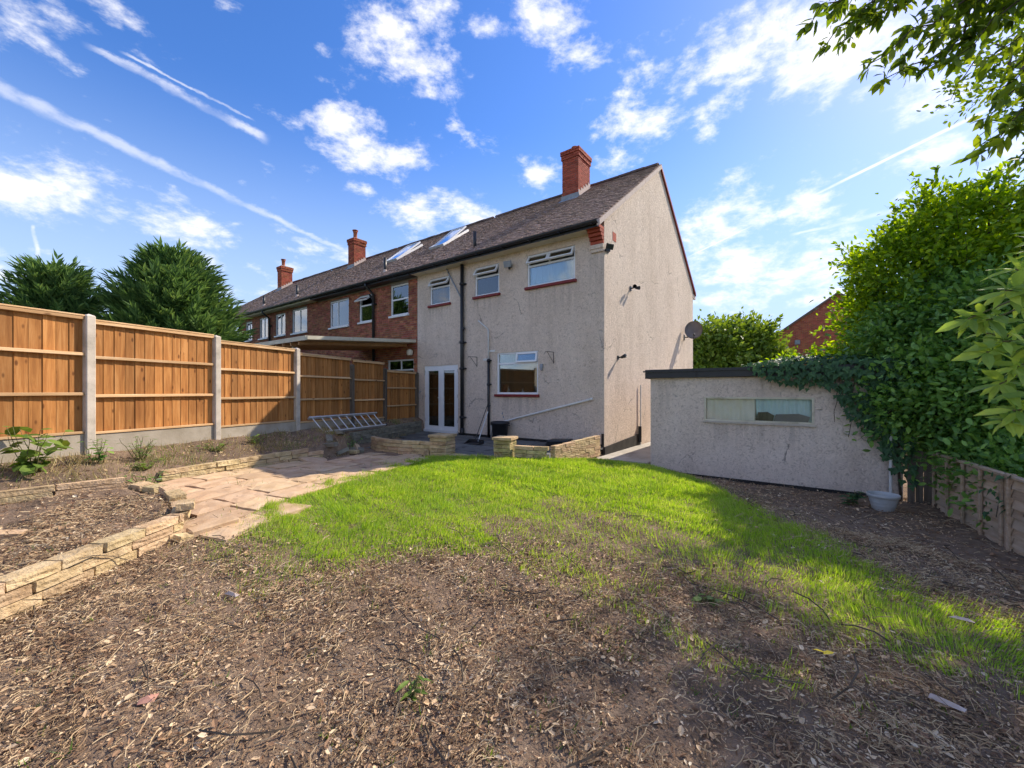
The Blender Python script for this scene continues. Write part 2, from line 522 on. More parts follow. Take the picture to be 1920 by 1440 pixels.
M['tile'] = mat('clay_tile', [(.25,.165,.128),(.33,.23,.185),(.40,.29,.24)], 3, .9, .3, 50, island=.22, hue=.02, stain=(1.5,.5,.72,(.22,.18,.15),.5))
M['ridge_tile'] = mat('ridge_tile', [(.10,.068,.056),(.17,.115,.095)], 6, .9, .4, 50, orand=.25)
M['mortar_verge'] = mat('verge_mortar', [(.46,.36,.31),(.60,.50,.44)], 12, .9, .5, 50)
M['upvc'] = mat('white_upvc', [(.74,.75,.76),(.80,.80,.80)], 4, .35, spec=.5)
M['cream'] = mat('cream_paint', [(.55,.49,.36),(.68,.62,.48)], 3, .6, .15, 30, stain=(2.5,.55,.7,(.32,.26,.18),.6))
M['red_paint'] = mat('red_sill_paint', [(.16,.018,.018),(.23,.03,.028)], 10, .5, .15, 40)
M['black'] = mat('black_plastic', [(.012,.013,.015),(.02,.021,.024)], 8, .4, .05, 60, spec=.45)
M['tar'] = mat('black_tar_plinth', [(.016,.015,.014),(.045,.04,.036)], 4, .8, .4, 30)
M['glass'] = glass_mat('window_glass', boost=3.0)
M['shed_glass'] = glass_mat('shed_glass', tint=(.97,.98,.98), boost=.8)
M['glass_dark'] = glass_mat('door_glass', tint=(.72,.78,.78), boost=3.4)
M['curtain'] = mat('net_curtain', [(.66,.70,.76),(.78,.80,.84)], 3, .9)
M['beige_curtain'] = mat('beige_curtain', [(.78,.72,.58),(.86,.81,.70)], 5, .95)
M['green_curtain'] = mat('green_curtain', [(.52,.68,.66),(.66,.79,.77)], 5, .95)
M['interior'] = mat('interior_plaster', [(.42,.42,.40),(.52,.50,.46)], 2, .9)
M['int_wood'] = mat('kitchen_wood', [(.42,.22,.09),(.55,.32,.15)], 6, .5, stretch=(1,1,.1))
M['white_pipe'] = mat('white_pipe', [(.60,.59,.56),(.72,.71,.68)], 6, .5)
M['lead'] = mat('lead_flashing', [(.22,.24,.27),(.34,.36,.38)], 8, .6, .2, 40)
M['concrete'] = mat('concrete', [(.40,.345,.28),(.52,.455,.375),(.60,.53,.445)], 5, .92, .45, 70, orand=.08, stain=(2.2,.52,.7,(.27,.245,.20),.5), bdist=.005)
M['gravel_board'] = mat('concrete_gravel_board', [(.27,.23,.17),(.36,.31,.24),(.42,.37,.30)], 3, .95, .4, 50, orand=.1)
M['fence'] = wood_mat('treated_fence_board', (.27,.105,.027), (.40,.17,.046), (.51,.245,.082), orand=.28)
M['rail'] = wood_mat('pale_fence_rail', (.48,.28,.125), (.61,.39,.20), (.69,.48,.28), 'x', knots=True)
M['lap'] = wood_mat('weathered_lap_slat', (.34,.225,.14), (.46,.325,.215), (.56,.42,.30), 'x', grey=(.46,.365,.27))
M['old_wood'] = wood_mat('old_grey_board', (.07,.055,.04), (.12,.095,.07), (.16,.13,.10), 'z')
M['block'] = mat('yellow_walling_block', [(.38,.26,.13),(.53,.385,.215),(.62,.475,.29)], 7, .92, .8, 26, orand=.16, hue=.03, stain=(4,.54,.68,(.22,.15,.08),.7), bdist=.03, coord='Position')
M['block_moss'] = mat('mossy_walling_block', [(.36,.27,.11),(.50,.40,.19),(.58,.48,.26)], 7, .92, .8, 26, orand=.14, hue=.03, stain=(3,.44,.62,(.17,.15,.055),.75), bdist=.02, coord='Position')
M['block_grey'] = mat('grey_walling_block', [(.13,.12,.085),(.22,.20,.15),(.28,.26,.2)], 6, .92, .8, 26, orand=.2, bdist=.02, coord='Position')
M['slab'] = mat('buff_paving_slab', [(.42,.275,.155),(.51,.35,.21),(.56,.41,.265)], 5, .9, .5, 24, orand=.14, hue=.012, stain=(2.4,.55,.7,(.34,.25,.18),.6), coord='Position')
M['slate'] = mat('dark_paving_slab', [(.075,.075,.072),(.12,.12,.115),(.16,.16,.15)], 3, .8, .4, 22, orand=.2, coord='Position')
M['path_conc'] = mat('path_concrete', [(.30,.275,.23),(.40,.37,.32),(.46,.43,.38)], 2.5, .92, .4, 40, stain=(1.6,.5,.7,(.22,.19,.14),.6))
M['alu'] = mat('aluminium', [(.55,.56,.57),(.68,.69,.70)], 8, .42, metal=.55)
M['pot'] = mat('pale_plastic_pot', [(.40,.41,.41),(.48,.49,.48)], 3, .6, stain=(5,.5,.7,(.33,.33,.30),.5))
M['dish'] = mat('dish_grey_metal', [(.17,.15,.145),(.24,.215,.205)], 4, .6)
M['bark'] = mat('bark', [(.055,.04,.028),(.12,.095,.07)], 9, .95, .7, 30)
M['twig'] = mat('green_stem', [(.10,.10,.035),(.17,.15,.06)], 9, .8)
M['soil'] = mat('garden_soil', [(.14,.093,.06),(.235,.16,.105),(.31,.22,.15)], 7, .98, .9, 55, detail=8, coord='Object', bdist=.03, stain=(.9,.46,.66,(.10,.07,.048),.6), bdetail=8)
M['far_ground'] = mat('rough_grass_ground', [(.06,.09,.02),(.10,.13,.04)], .8, .95)
M['ribbed'] = mat('translucent_sheet', [(.50,.38,.22),(.60,.47,.30)], 2, .6)
M['white_paint'] = mat('white_wall', [(.72,.72,.70),(.80,.80,.78)], 2, .8)
M['terracotta'] = mat('terracotta_pot', [(.34,.10,.055),(.44,.15,.085)], 8, .85)
M['grass'] = leaf_mat('grass_blade', [(.12,(.11,.22,.022)),(.32,(.20,.35,.04)),(.5,(.29,.45,.055)),(.68,(.39,.50,.085)),(.82,(.48,.53,.14)),(.95,(.55,.47,.24))], .42, .55, .25, 2.2)
M['dry_grass'] = leaf_mat('dry_grass_blade', [(.2,(.15,.17,.03)),(.4,(.30,.25,.10)),(.62,(.42,.33,.16)),(.85,(.55,.45,.26))], .2, .7, .2, 2)
M['litter'] = leaf_mat('dead_leaf', [(.15,(0.103,0.057,0.033)),(.32,(0.216,0.125,0.071)),(.48,(0.363,0.227,0.133)),(.62,(0.522,0.363,0.214)),(.74,(0.680,0.522,0.337)),(.86,(0.862,0.748,0.541))], .08, .75, .25, 3)
M['straw'] = leaf_mat('dead_stem', [(.15,(0.120,0.070,0.041)),(.4,(0.280,0.185,0.104)),(.6,(0.460,0.330,0.189)),(.85,(0.660,0.520,0.324))], .05, .75, .25, 3)
M['conifer'] = leaf_mat('conifer_spray', [(.2,(0.047,0.100,0.031)),(.45,(0.093,0.177,0.049)),(.7,(0.155,0.255,0.070)),(.9,(0.246,0.341,0.093))], .25, .6, .3, .8)
M['tree_leaf'] = leaf_mat('hedge_tree_leaf', [(.2,(0.095,0.175,0.020)),(.45,(0.175,0.300,0.025)),(.65,(0.285,0.428,0.034)),(.85,(0.443,0.538,0.055))], .5, .6, .25, .8)
M['dark_leaf'] = leaf_mat('dark_shrub_leaf', [(.2,(0.076,0.169,0.041)),(.5,(0.142,0.288,0.062)),(.75,(0.234,0.417,0.076)),(.92,(0.390,0.572,0.103))], .35, .4, .45, .9)
M['ivy'] = leaf_mat('ivy_leaf', [(.2,(0.024,0.063,0.024)),(.5,(0.042,0.105,0.039)),(.75,(0.068,0.150,0.051)),(.93,(0.135,0.225,0.075))], .15, .5, .3, 1.2)
M['bay'] = leaf_mat('bay_leaf', [(.2,(0.138,0.234,0.048)),(.45,(0.220,0.330,0.068)),(.7,(0.330,0.454,0.083)),(.9,(0.495,0.578,0.097))], .42, .5, .3, 2)
M['over_leaf'] = leaf_mat('overhang_leaf', [(.2,(0.071,0.122,0.017)),(.5,(0.129,0.208,0.025)),(.75,(0.216,0.287,0.036)),(.92,(0.316,0.345,0.057))], .45, .55, .3, 1.5)
M['far_leaf'] = leaf_mat('far_tree_leaf', [(.2,(0.088,0.144,0.022)),(.5,(0.160,0.248,0.032)),(.8,(0.256,0.336,0.056))], .3, .55, .3, .5)
M['weed'] = leaf_mat('weed_leaf', [(.2,(.07,.13,.02)),(.5,(.12,.20,.03)),(.8,(.20,.29,.05))], .35, .5, .4, 3)
# ================================================================ terrain
FO = np.array([-6.018, 5.86]); FD = np.array([.322, .947]); FN = np.array([.947, -.322])
HC = np.array([2.235, 10.0]); HX = np.array([.8018, -.5976]); HY_ = np.array([.5976, .8018])
HOUSE_ROT = -math.atan2(.5976, .8018)
def hloc(lx, ly, z=0.0):
    p = HC + lx*HX + ly*HY_
    return (float(p[0]), float(p[1]), z)
CTRL = np.array([
 (0,1.2,.10),(-1.5,1.2,.08),(-3.2,1.2,.06),(2,1.2,.06),(4,1.5,-.02),(6,2.5,-.12),(-8,1,.1),(8,1,-.1),
 (-3.2,2.7,.09),(-3.2,4.0,.13),(-2.5,4.4,.17),(-3.4,4.7,.20),(-4.6,5.9,.28),(-4.2,6.7,.24),(-3.8,7.7,.20),(-3.4,8.6,.18),(-2,8,.18),
 (0,3,.11),(0,4,.15),(0,6,.22),(-1,8,.20),(.5,7.7,.24),(1.5,7,.26),(2.2,7.2,.23),(1.8,8.5,.08),(2.3,8.6,.03),
 (3.5,8.1,-.13),(4.6,7.3,-.16),(6,6.3,-.17),(2.5,5,.17),(3.3,4,.05),(3.1,6.3,.08),(4.2,5.5,-.09),(5,4.5,-.14),(6,5.5,-.16),
 (2.2,3,.07),(3,2.2,.03),(4,3.3,-.07),(0,10,.12),(2.4,9.6,-.03),(3.0,9.5,-.03),(4,11,-.03),(5.5,13,-.03),(-2,12,.12),(-4,12,.2),
 (-6,9,.25),(-7,5,.2),(8,8,-.15),(9,5,-.15),(7,4,-.14),(-7,12,.2)])
def _phi(r): return np.where(r > 1e-9, r*r*np.log(r + 1e-12), 0)
_n = len(CTRL)
_A = np.zeros((_n+3, _n+3))
_d = np.linalg.norm(CTRL[:, None, :2] - CTRL[None, :, :2], axis=2)
_A[:_n, :_n] = _phi(_d) + np.eye(_n)*0.15
_A[:_n, _n] = 1; _A[:_n, _n+1:] = CTRL[:, :2]; _A[_n, :_n] = 1; _A[_n+1:, :_n] = CTRL[:, :2].T
_w = np.linalg.solve(_A, np.r_[CTRL[:, 2], 0, 0, 0])
def sstep(x, a, b):
    t = np.clip((x-a)/(b-a), 0, 1); return t*t*(3-2*t)
def vnoise(x, y, s, seed=0):
    """cheap smooth noise in -1..1"""
    a = np.sin(x*s*1.7+seed*1.3+2*np.sin(y*s*.9+seed)) + np.sin(y*s*1.9+seed*2.1+1.7*np.sin(x*s*1.1-seed)) + np.sin((x+y)*s*1.3+seed*.7)
    return a/3
def poly_in(x, y, poly):
    x = np.asarray(x, float); y = np.asarray(y, float)
    r = np.zeros(x.shape, bool)
    n = len(poly)
    for i in range(n):
        x0, y0 = poly[i]; x1, y1 = poly[(i+1) % n]
        c = ((y0 > y) != (y1 > y)) & (x < (x1-x0)*(y-y0)/(y1-y0+1e-12)+x0)
        r ^= c
    return r
def poly_dist(x, y, poly, closed=True):
    x = np.asarray(x, float); y = np.asarray(y, float)
    d = np.full(x.shape, 1e9)
    n = len(poly)
    for i in range(n if closed else n-1):
        a = np.array(poly[i], float); b = np.array(poly[(i+1) % n], float)
        ab = b-a
        t = np.clip(((x-a[0])*ab[0]+(y-a[1])*ab[1])/(ab@ab), 0, 1)
        d = np.minimum(d, np.hypot(x-a[0]-t*ab[0], y-a[1]-t*ab[1]))
    return d
BED2 = [(-3.34,1.0),(-3.34,4.05),(-3.55,4.35),(-4.05,4.75),(-4.72,5.08),(-5.12,4.72),(-5.44,4.34),(-6.2,3.0),(-6.6,1.0)]
PATIO = [hloc(-6.8,0)[:2], (-3.3,9.95), (-2.9,9.45),(-2.33,9.05),(-1.5,8.98),(-.14,8.46),(.72,8.05), (2.1,9.85), hloc(0,0)[:2]]
LAWN = [(-2.95,4.25),(-2.9,5.29),(-2.7,6.12),(-2.3,7.1),(-2.0,8.1),(-1.4,8.85),(-.1,8.35),(.75,7.95),(1.9,9.05),(2.8,8.6),(3.05,8.2),
        (3.08,7.0),(3.05,4.9),(3.1,3.7),(3.02,3.1),(3.5,2.5),(2.9,2.15),(1.95,2.75),(1.44,3.25),(.3,3.7),(-.5,3.85),(-1.15,3.5),(-1.9,3.15),(-2.5,3.7)]
WB_A = [-6,-1.2,-.33,.34,3.0,3.7,4.4,9]
WB_W = [1.0,1.02,1.35,.98,1.26,1.35,.42,.34]
def H(x, y, rough=True):
    x = np.asarray(x, float); y = np.asarray(y, float)
    shp = x.shape
    xf, yf = x.ravel(), y.ravel()
    z = np.empty(xf.shape)
    for i in range(0, len(xf), 20000):
        X = np.c_[xf[i:i+20000], yf[i:i+20000]]
        d = np.linalg.norm(X[:, None, :] - CTRL[None, :, :2], axis=2)
        z[i:i+20000] = _phi(d) @ _w[:_n] + _w[_n] + X @ _w[_n+1:]
    z = np.clip(z, -.22, .32)
    if rough:
        z = z + .018*vnoise(xf, yf, 3.1, 1) + .012*vnoise(xf, yf, 7.3, 2) + .008*vnoise(xf, yf, 17, 5)*sstep(vnoise(xf, yf, 2.3, 8), -.3, .5)
    w = (xf-FO[0])*FN[0] + (yf-FO[1])*FN[1]
    a = (xf-FO[0])*FD[0] + (yf-FO[1])*FD[1]
    # bed in front of the bed along the fence
    ins = poly_in(xf, yf, BED2); dd = poly_dist(xf, yf, BED2)*np.where(ins, 1, -1)
    zb = .25 + .13*sstep(yf, 2.4, 4.9) + .02*vnoise(xf, yf, 4, 3) + .012*vnoise(xf, yf, 11, 6)
    z = z + (zb - z)*sstep(dd, -.02, .06)
    wb = np.interp(a, WB_A, WB_W)
    zf = .68 + (np.where(a > 3.6, .56, .43) - .68)*np.clip(w/np.maximum(wb, .3), 0, 1) + .02*vnoise(xf, yf, 3.7, 4) + .012*vnoise(xf, yf, 9, 8)
    z = z + (zf - z)*sstep(wb - w, -.03, .06)
    # patio is cut level
    inp = poly_in(xf, yf, PATIO); dp = poly_dist(xf, yf, PATIO)*np.where(inp, 1, -1)
    z = z + (.12 - z)*sstep(dp, -.02, .1)*(w > wb)
    return z.reshape(shp)
xs = np.concatenate([np.linspace(-14, -7, 15)[:-1], np.arange(-7, 7, .05), np.linspace(7, 14, 15)])
ys = np.concatenate([np.linspace(-3, .4, 8)[:-1], np.arange(.4, 11, .05), np.linspace(11, 15, 30)])
gx, gy = np.meshgrid(xs, ys)
gz = H(gx, gy)
V = np.c_[gx.ravel(), gy.ravel(), gz.ravel()]
nx, ny = len(xs), len(ys)
ii = (np.arange(ny-1)[:, None]*nx + np.arange(nx-1)[None, :]).ravel()
o = link('ground', npmesh('ground', V, np.c_[ii, ii+1, ii+nx+1, ii+nx], M['soil'], True))
tag(o, 'bare brown garden soil of the back garden', 'ground', kind='structure')
b = MB(); b.add([(-600,-600,-.4),(600,-600,-.4),(600,900,-.4),(-600,900,-.4)], [(0,1,2,3)])
tag(b.build('terrain', M['far_ground']), 'flat grassy land around the houses', 'terrain', kind='structure')

# ================================================================ building helpers
def wall_holes(mb, x0, x1, z0, z1, holes, y=0.0, reveal=.12, ztop=None):
    """wall in the xz plane facing -y with rectangular openings and reveals; ztop caps each column"""
    xsb = sorted({x0, x1, *[h[0] for h in holes], *[h[1] for h in holes]})
    zsb = sorted({z0, z1, *[h[2] for h in holes], *[h[3] for h in holes]})
    for i in range(len(xsb)-1):
        for j in range(len(zsb)-1):
            a, c, d, e = xsb[i], xsb[i+1], zsb[j], zsb[j+1]
            if any(h[0] <= a+1e-6 and c <= h[1]+1e-6 and h[2] <= d+1e-6 and e <= h[3]+1e-6 for h in holes): continue
            mb.add([(a,y,d),(c,y,d),(c,y,e),(a,y,e)], [(0,1,2,3)])
    for (a, c, d, e) in holes:
        r = y + reveal
        mb.add([(a,y,d),(a,r,d),(a,r,e),(a,y,e)], [(0,1,2,3)])
        mb.add([(c,y,d),(c,y,e),(c,r,e),(c,r,d)], [(0,1,2,3)])
        mb.add([(a,y,e),(a,r,e),(c,r,e),(c,y,e)], [(0,1,2,3)])
        mb.add([(a,y,d),(c,y,d),(c,r,d),(a,r,d)], [(0,1,2,3)])
    return mb
def frame_bars(mb, x0, x1, z0, z1, t, y0, y1):
    mb.box(x0, x0+t, y0, y1, z0, z1); mb.box(x1-t, x1, y0, y1, z0, z1)
    mb.box(x0+t, x1-t, y0+.001, y1-.001, z0, z0+t); mb.box(x0+t, x1-t, y0+.001, y1-.001, z1-t, z1)
    return mb
def casement(par, x0, x1, z0, z1, ang=0.0, y=.03, t=.045, glass='glass'):
    """top-hung opening light, hinged along its top edge"""
    e = bpy.data.objects.new('casement', None)
    b = MB(); frame_bars(b, 0, x1-x0, -(z1-z0), 0, t, -.025, .025)
    me = b.mesh('casement', M['upvc'])
    o = link('casement', me, par, (x0, y, z1), (-ang, 0, 0))
    b = MB(); b.box(t, x1-x0-t, -.004, .004, -(z1-z0)+t, -t)
    link('pane', b.mesh('pane', M[glass]), o)
    bpy.data.objects.remove(e)
    return o
def window(par, x0, x1, z0, z1, split=None, upper=(1,), lower=(1,), openang=0.0, opens=None, t=.05, y=.06, sill='red_paint', glass='glass'):
    """frame with transom at z=split; upper / lower give the relative widths of the lights"""
    w = MB(); frame_bars(w, x0, x1, z0, z1, t, y-.03, y+.04)
    rows = [(z0+t, (split or z1)-(t/2 if split else t), lower)]
    if split:
        w.box(x0+t, x1-t, y-.029, y+.039, split-t/2, split+t/2)
        rows.append((split+t/2, z1-t, upper))
    panes = []
    for ri, (a, c, ws) in enumerate(rows):
        tot = sum(ws); cx = x0+t; W = x1-x0-2*t
        for i, q in enumerate(ws):
            n = cx + W*q/tot
            if i < len(ws)-1: w.box(n-.02, n+.02, y-.028, y+.038, a, c)
            panes.append((ri, i, cx+(.02 if i else 0), n-(.02 if i < len(ws)-1 else 0), a, c)); cx = n
    wo = w.build('window', M['upvc'], par)
    for ri, i, a, c, d, e in panes:
        if ri == 1 and opens and i in opens:
            casement(wo, a-.015, c+.015, d-.015, e+.015, openang, y-.035, glass=glass)
        else:
            q = MB(); q.box(a, c, y-.002, y+.006, d, e); q.build('pane', M[glass], wo)
    if sill:
        s = MB(); s.bbox(x0-.05, x1+.05, -.075, y-.03, z0-.075, z0-.004, .008); s.build('sill', M[sill], wo)
    return wo
def curtain(name, label, par_loc, x0, x1, z0, z1, y, mname, waves=9, amp=.018):
    n = 60
    b = MB()
    vs, fs = [], []
    for i in range(n+1):
        x = x0+(x1-x0)*i/n
        yy = y+amp*math.sin(waves*2*math.pi*i/n + .8*math.sin(i*.37))
        vs += [(x, yy, z0), (x, yy+.006*math.sin(i), z1)]
    for i in range(n): fs.append((2*i, 2*i+2, 2*i+3, 2*i+1))
    b.add(vs, fs)
    o = b.build(name, M[mname], None, True, hloc(0,0,0), (0,0,HOUSE_ROT))
    return tag(o, label, 'curtain')
def roof_tiles(W, run, rise, tw=.165, gauge=.105, seed=0):
    """double-lapped plain tiles on one slope: local x along the eaves, y inwards, origin at the left end of the eaves"""
    r = np.random.default_rng(seed)
    L = math.hypot(run, rise); uy, uz = run/L, rise/L; ny_, nz_ = -rise/L, run/L
    nr, nc = int(L/gauge), int(W/tw)+1
    J, I = np.meshgrid(np.arange(nr), np.arange(nc), indexing='ij')
    I = I.ravel().astype(float); J = J.ravel().astype(float)
    x0 = np.clip(I*tw + (J % 2)*tw/2 - tw/2 + r.normal(0,.0025,I.shape), 0, W); x1 = np.clip(x0 + tw-.006, 0, W)
    keep = x1-x0 > .02; x0, x1, J = x0[keep], x1[keep], J[keep]
    n = len(x0)
    s0 = J*gauge + r.normal(0,.004,n); s1 = s0 + gauge*1.35
    lift0 = .022 + r.normal(0,.0025,n); lift1 = lift0 - .016; tilt = r.normal(0,.0025,n)
    def P(x, s, h): return np.stack([x, s*uy + h*ny_, s*uz + h*nz_], 1)
    v = np.stack([P(x0,s0,lift0+tilt), P(x1,s0,lift0-tilt), P(x1,s1,lift1-tilt), P(x0,s1,lift1+tilt),
                  P(x0,s0,lift0+tilt-.014), P(x1,s0,lift0-tilt-.014), P(x1,s1,lift1-tilt-.014), P(x0,s1,lift1+tilt-.014)], 1).reshape(-1,3)
    b8 = (np.arange(n)*8)[:, None]
    f = np.concatenate([b8+np.array(q) for q in ((0,1,2,3),(4,5,1,0),(5,6,2,1),(7,4,0,3))])
    return v, f
def brick_field(x0, x1, z0, z1, holes, y=-.0, seed=0, bw=.215, bh=.065, j=.011, depth=.05, clipf=None):
    r = np.random.default_rng(seed)
    vs, fs = [], []
    nco = int((z1-z0)/(bh+j))
    for k in range(nco):
        za = z0 + k*(bh+j); zb = za+bh
        x = x0 - (bw+j)/2*(k % 2)
        while x < x1:
            a, c = max(x, x0), min(x+bw, x1); x += bw+j
            segs = [(a, c)]
            for h in holes:
                if zb > h[2] and za < h[3]:
                    ns = []
                    for p, q in segs:
                        if q <= h[0] or p >= h[1]: ns.append((p, q)); continue
                        if p < h[0]: ns.append((p, h[0]))
                        if q > h[1]: ns.append((h[1], q))
                    segs = ns
            for p, q in segs:
                if q-p < .03: continue
                if clipf and not clipf((p+q)/2, zb): continue
                o_ = r.normal(0, .002)
                b = len(vs)
                yy = y-.008+o_
                vs += [(p,yy,za),(q,yy,za),(q,yy,zb),(p,yy,zb),(p,y+depth,za),(q,y+depth,za),(q,y+depth,zb),(p,y+depth,zb)]
                fs += [(b,b+1,b+2,b+3),(b,b+4,b+5,b+1),(b+1,b+5,b+6,b+2),(b+2,b+6,b+7,b+3),(b+3,b+7,b+4,b)]
    return np.array(vs), np.array(fs)

# ================================================================ rendered end-of-terrace house
HW, HD, EZ, RZ, RY = 6.8, 8.72, 5.5, 8.93, 4.31
house = thing('terraced_house', 'grey roughcast end house with open upper windows, red sills and brick chimney', 'house', hloc(0,0,0), HOUSE_ROT)
holes = [(-2.27,-.79,4.40,5.27),(-4.19,-3.25,4.40,5.27),(-6.18,-5.25,4.38,5.25),(-3.34,-1.91,1.47,2.66),(-6.45,-4.90,.22,2.39)]
b = MB(); wall_holes(b, -HW, 0, .0, EZ, holes); b.build('front_wall', M['render'], house)
b = MB()
GT = EZ+.10+.40*(RZ-EZ-.10)/(RY+.40)-.055
b.add([(0,0,.0),(0,HD,.0),(0,HD,GT-.02),(0,RY,RZ-.055),(0,0,GT)], [(0,1,2,3,4)])
b.add([(-.12,0.12,.0),(-.12,HD,.0),(-.12,HD,GT-.02),(-.12,RY,RZ-.055),(-.12,.12,GT)], [(4,3,2,1,0)])
b.add([(0,0,EZ-.02),(0,0,GT),(-.34,0,GT),(-.34,0,EZ-.02)], [(0,1,2,3)])
b.build('gable_wall', M['render'], house)
b = MB(); b.add([(-HW,HD,0),(0,HD,0),(0,HD,EZ),(-HW,HD,EZ)], [(3,2,1,0)])
b.add([(-HW+.002,0.12,0),(-HW+.002,HD,0),(-HW+.002,HD,EZ),(-HW+.002,RY,RZ-.06),(-HW+.002,.12,EZ)], [(0,1,2,3,4)])
b.add([(-HW,.12,2.85),(0,.12,2.85),(0,HD,2.85),(-HW,HD,2.85)], [(0,1,2,3)])
b.add([(-HW,.12,.21),(0,.12,.21),(0,HD,.21),(-HW,HD,.21)], [(0,1,2,3)])
b.add([(-HW,.0,EZ-.02),(0,.0,EZ-.02),(0,HD,EZ-.02),(-HW,HD,EZ-.02)], [(0,1,2,3)])
b.add([(-HW,3.9,.2),(-.1,3.9,.2),(-.1,3.9,EZ-.05),(-HW,3.9,EZ-.05)], [(0,1,2,3)])
b.add([(-4.3,.14,.2),(-4.3,3.9,.2),(-4.3,3.9,EZ-.05),(-4.3,.14,EZ-.05)], [(0,1,2,3)])
b.build('inner_wall', M['interior'], house)
b = MB()   # painted plinth, stops part way along the gable
b.add([(.0,-.03,-.15),(.035,-.03,-.15),(.035,2.42,-.15),(.0,2.42,-.15),(.0,-.03,.20),(.035,-.03,.20),(.035,2.42,.33),(.0,2.42,.33)],
      [(0,3,2,1),(4,5,6,7),(0,1,5,4),(1,2,6,5),(2,3,7,6),(3,0,4,7)])
b.box(-.06,.0,-.035,-.0,-.1,.52)
b.build('plinth', M['tar'], house)
b = MB(); b.box(-HW+.01,-6.5,-.03,-.001,.1,.29); b.box(-4.86,-.061,-.028,-.001,.1,.26); b.build('skirting_band', M['tar'], house)
# windows and doors
window(house, -2.27,-.79,4.40,5.27, split=4.97, upper=(1,1.12), lower=(1,), opens=(0,1), openang=math.radians(30))
window(house, -4.19,-3.25,4.40,5.27, split=4.96, upper=(1,), lower=(1,), opens=(0,), openang=math.radians(33))
window(house, -6.18,-5.25,4.38,5.25, split=4.94, upper=(1,), lower=(1,), opens=(0,), openang=math.radians(33))
window(house, -3.34,-1.91,1.47,2.66, split=2.34, upper=(1,1.05), lower=(1,), opens=(1,), openang=math.radians(9))
dr = MB(); frame_bars(dr, -6.45,-4.90,.30,2.39,.06,.02,.09); dr.box(-6.47,-4.88,-.06,.10,.222,.298)
door = dr.build('french_door', M['upvc'], house)
for a, c in ((-6.39,-5.68),(-5.67,-4.96)):
    lf = MB(); frame_bars(lf, a, c, .31, 2.33, .11, .015, .075); lo_ = lf.build('door_leaf', M['upvc'], door)
    q = MB(); q.box(a+.11, c-.11, .04, .048, .42, 2.22); q.build('pane', M['glass_dark'], door)
hd = MB(); hd.box(-5.66,-5.63,-.005,.015,1.18,1.42); hd.tube([(-5.645,0,1.34),(-5.645,-.04,1.34),(-5.76,-.045,1.34)], .011, 6)
hd.build('handle', M['upvc'], door)
for zz in (.55,1.35,2.15):
    for xx in (-6.42,-4.93):
        q = MB(); q.box(xx-.012,xx+.012,.005,.02,zz,zz+.1); q.build('hinge', M['alu'], door)
b = MB(); b.bbox(-6.5,-4.82,-.30,-.0,.12,.222,.01); b.build('door_step', M['slate'], house)
# soffit, fascia, gutter
b = MB(); b.box(-HW+.02,-.36,-.335,-.002,EZ-.05,EZ+.0); b.build('soffit', M['cream'], house)
b = MB(); b.box(-HW+.02,-.002,-.36,-.337,EZ-.06,EZ+.10); b.build('fascia', M['black'], house)
def gutter(par, x0, x1, y=-.43, z=EZ-.01):
    b = MB(); n = 10
    pr = [(y+.068*math.cos(math.pi+math.pi*k/n), z+.075+.068*math.sin(math.pi+math.pi*k/n)*1.1) for k in range(n+1)]
    pi = [(y+.061*math.cos(math.pi+math.pi*k/n), z+.077+.061*math.sin(math.pi+math.pi*k/n)*1.1) for k in range(n+1)][::-1]
    b.prism(pr+pi, x1-x0, 'x', x0)
    x = x0+.4
    while x < x1:
        b.box(x-.02,x+.02,y-.074,y+.072,z-.012,z+.0); x += .9
    return b.build('gutter', M['black'], par)
gutter(house, -HW-.01, .03)
# eaves corner: corbelled brickwork under the verge
for k in range(5):
    b = MB(); e = .05*k
    b.box(-.34, -.005, -.06-e*1.15, -.003, EZ-.36+.08*k, EZ-.29+.08*k)
    b.build('corbel_brick', M['chimney_brick'], house)
b = MB(); b.box(-.36,-.002,-.075,-.002,EZ-.47,EZ-.375); b.box(-.33,-.004,-.05,-.002,EZ-.55,EZ-.472); b.build('corbel_stone', M['render'], house)
# roof
rs = -.40; rz0 = EZ+.10; run = RY-rs; rise = RZ-rz0
def roof(par, x0, x1, seed, verge=True):
    base = MB()
    base.add([(x0,rs,rz0),(x1,rs,rz0),(x1,RY,RZ),(x0,RY,RZ),(x0,2*RY-rs,rz0),(x1,2*RY-rs,rz0),
              (x0,rs,rz0-.05),(x1,rs,rz0-.05),(x1,RY,RZ-.05),(x0,RY,RZ-.05),(x0,2*RY-rs,rz0-.05),(x1,2*RY-rs,rz0-.05)],
             [(0,1,2,3),(3,2,5,4),(7,6,9,8),(8,9,10,11),(0,6,7,1),(4,5,11,10),(1,7,8,2),(2,8,11,5),(0,3,9,6),(3,4,10,9)])
    r = base.build('roof', M['tile'], par)
    v, f = roof_tiles(x1-x0+.06, run, rise, seed=seed)
    o = link('tiles', npmesh('tiles', v, f, M['tile']), r, (x0-.03 if not verge else x0-.03, rs-.02, rz0-.005))
    tag(o, kind='stuff')
    return r
roof(house, -HW, .04, 3)
def ridge(par, x0, x1):
    x = x0
    b = MB(); n = 8
    pr = [(RY+.13*math.cos(math.pi*k/n), RZ-.035+.12*math.sin(math.pi*k/n)) for k in range(n+1)]
    pr += [(RY+.11*math.cos(math.pi*k/n), RZ-.045+.10*math.sin(math.pi*k/n)) for k in range(n, -1, -1)]
    b.prism(pr, .44, 'x', 0)
    me = b.mesh('ridge_tile', M['ridge_tile'])
    while x < x1-.2:
        link('ridge_tile', me, par, (x, 0, random.uniform(-.008,.008))); x += .452
ridge(house, -HW, .1)
b = MB(); sl = rise/run   # mortar verge
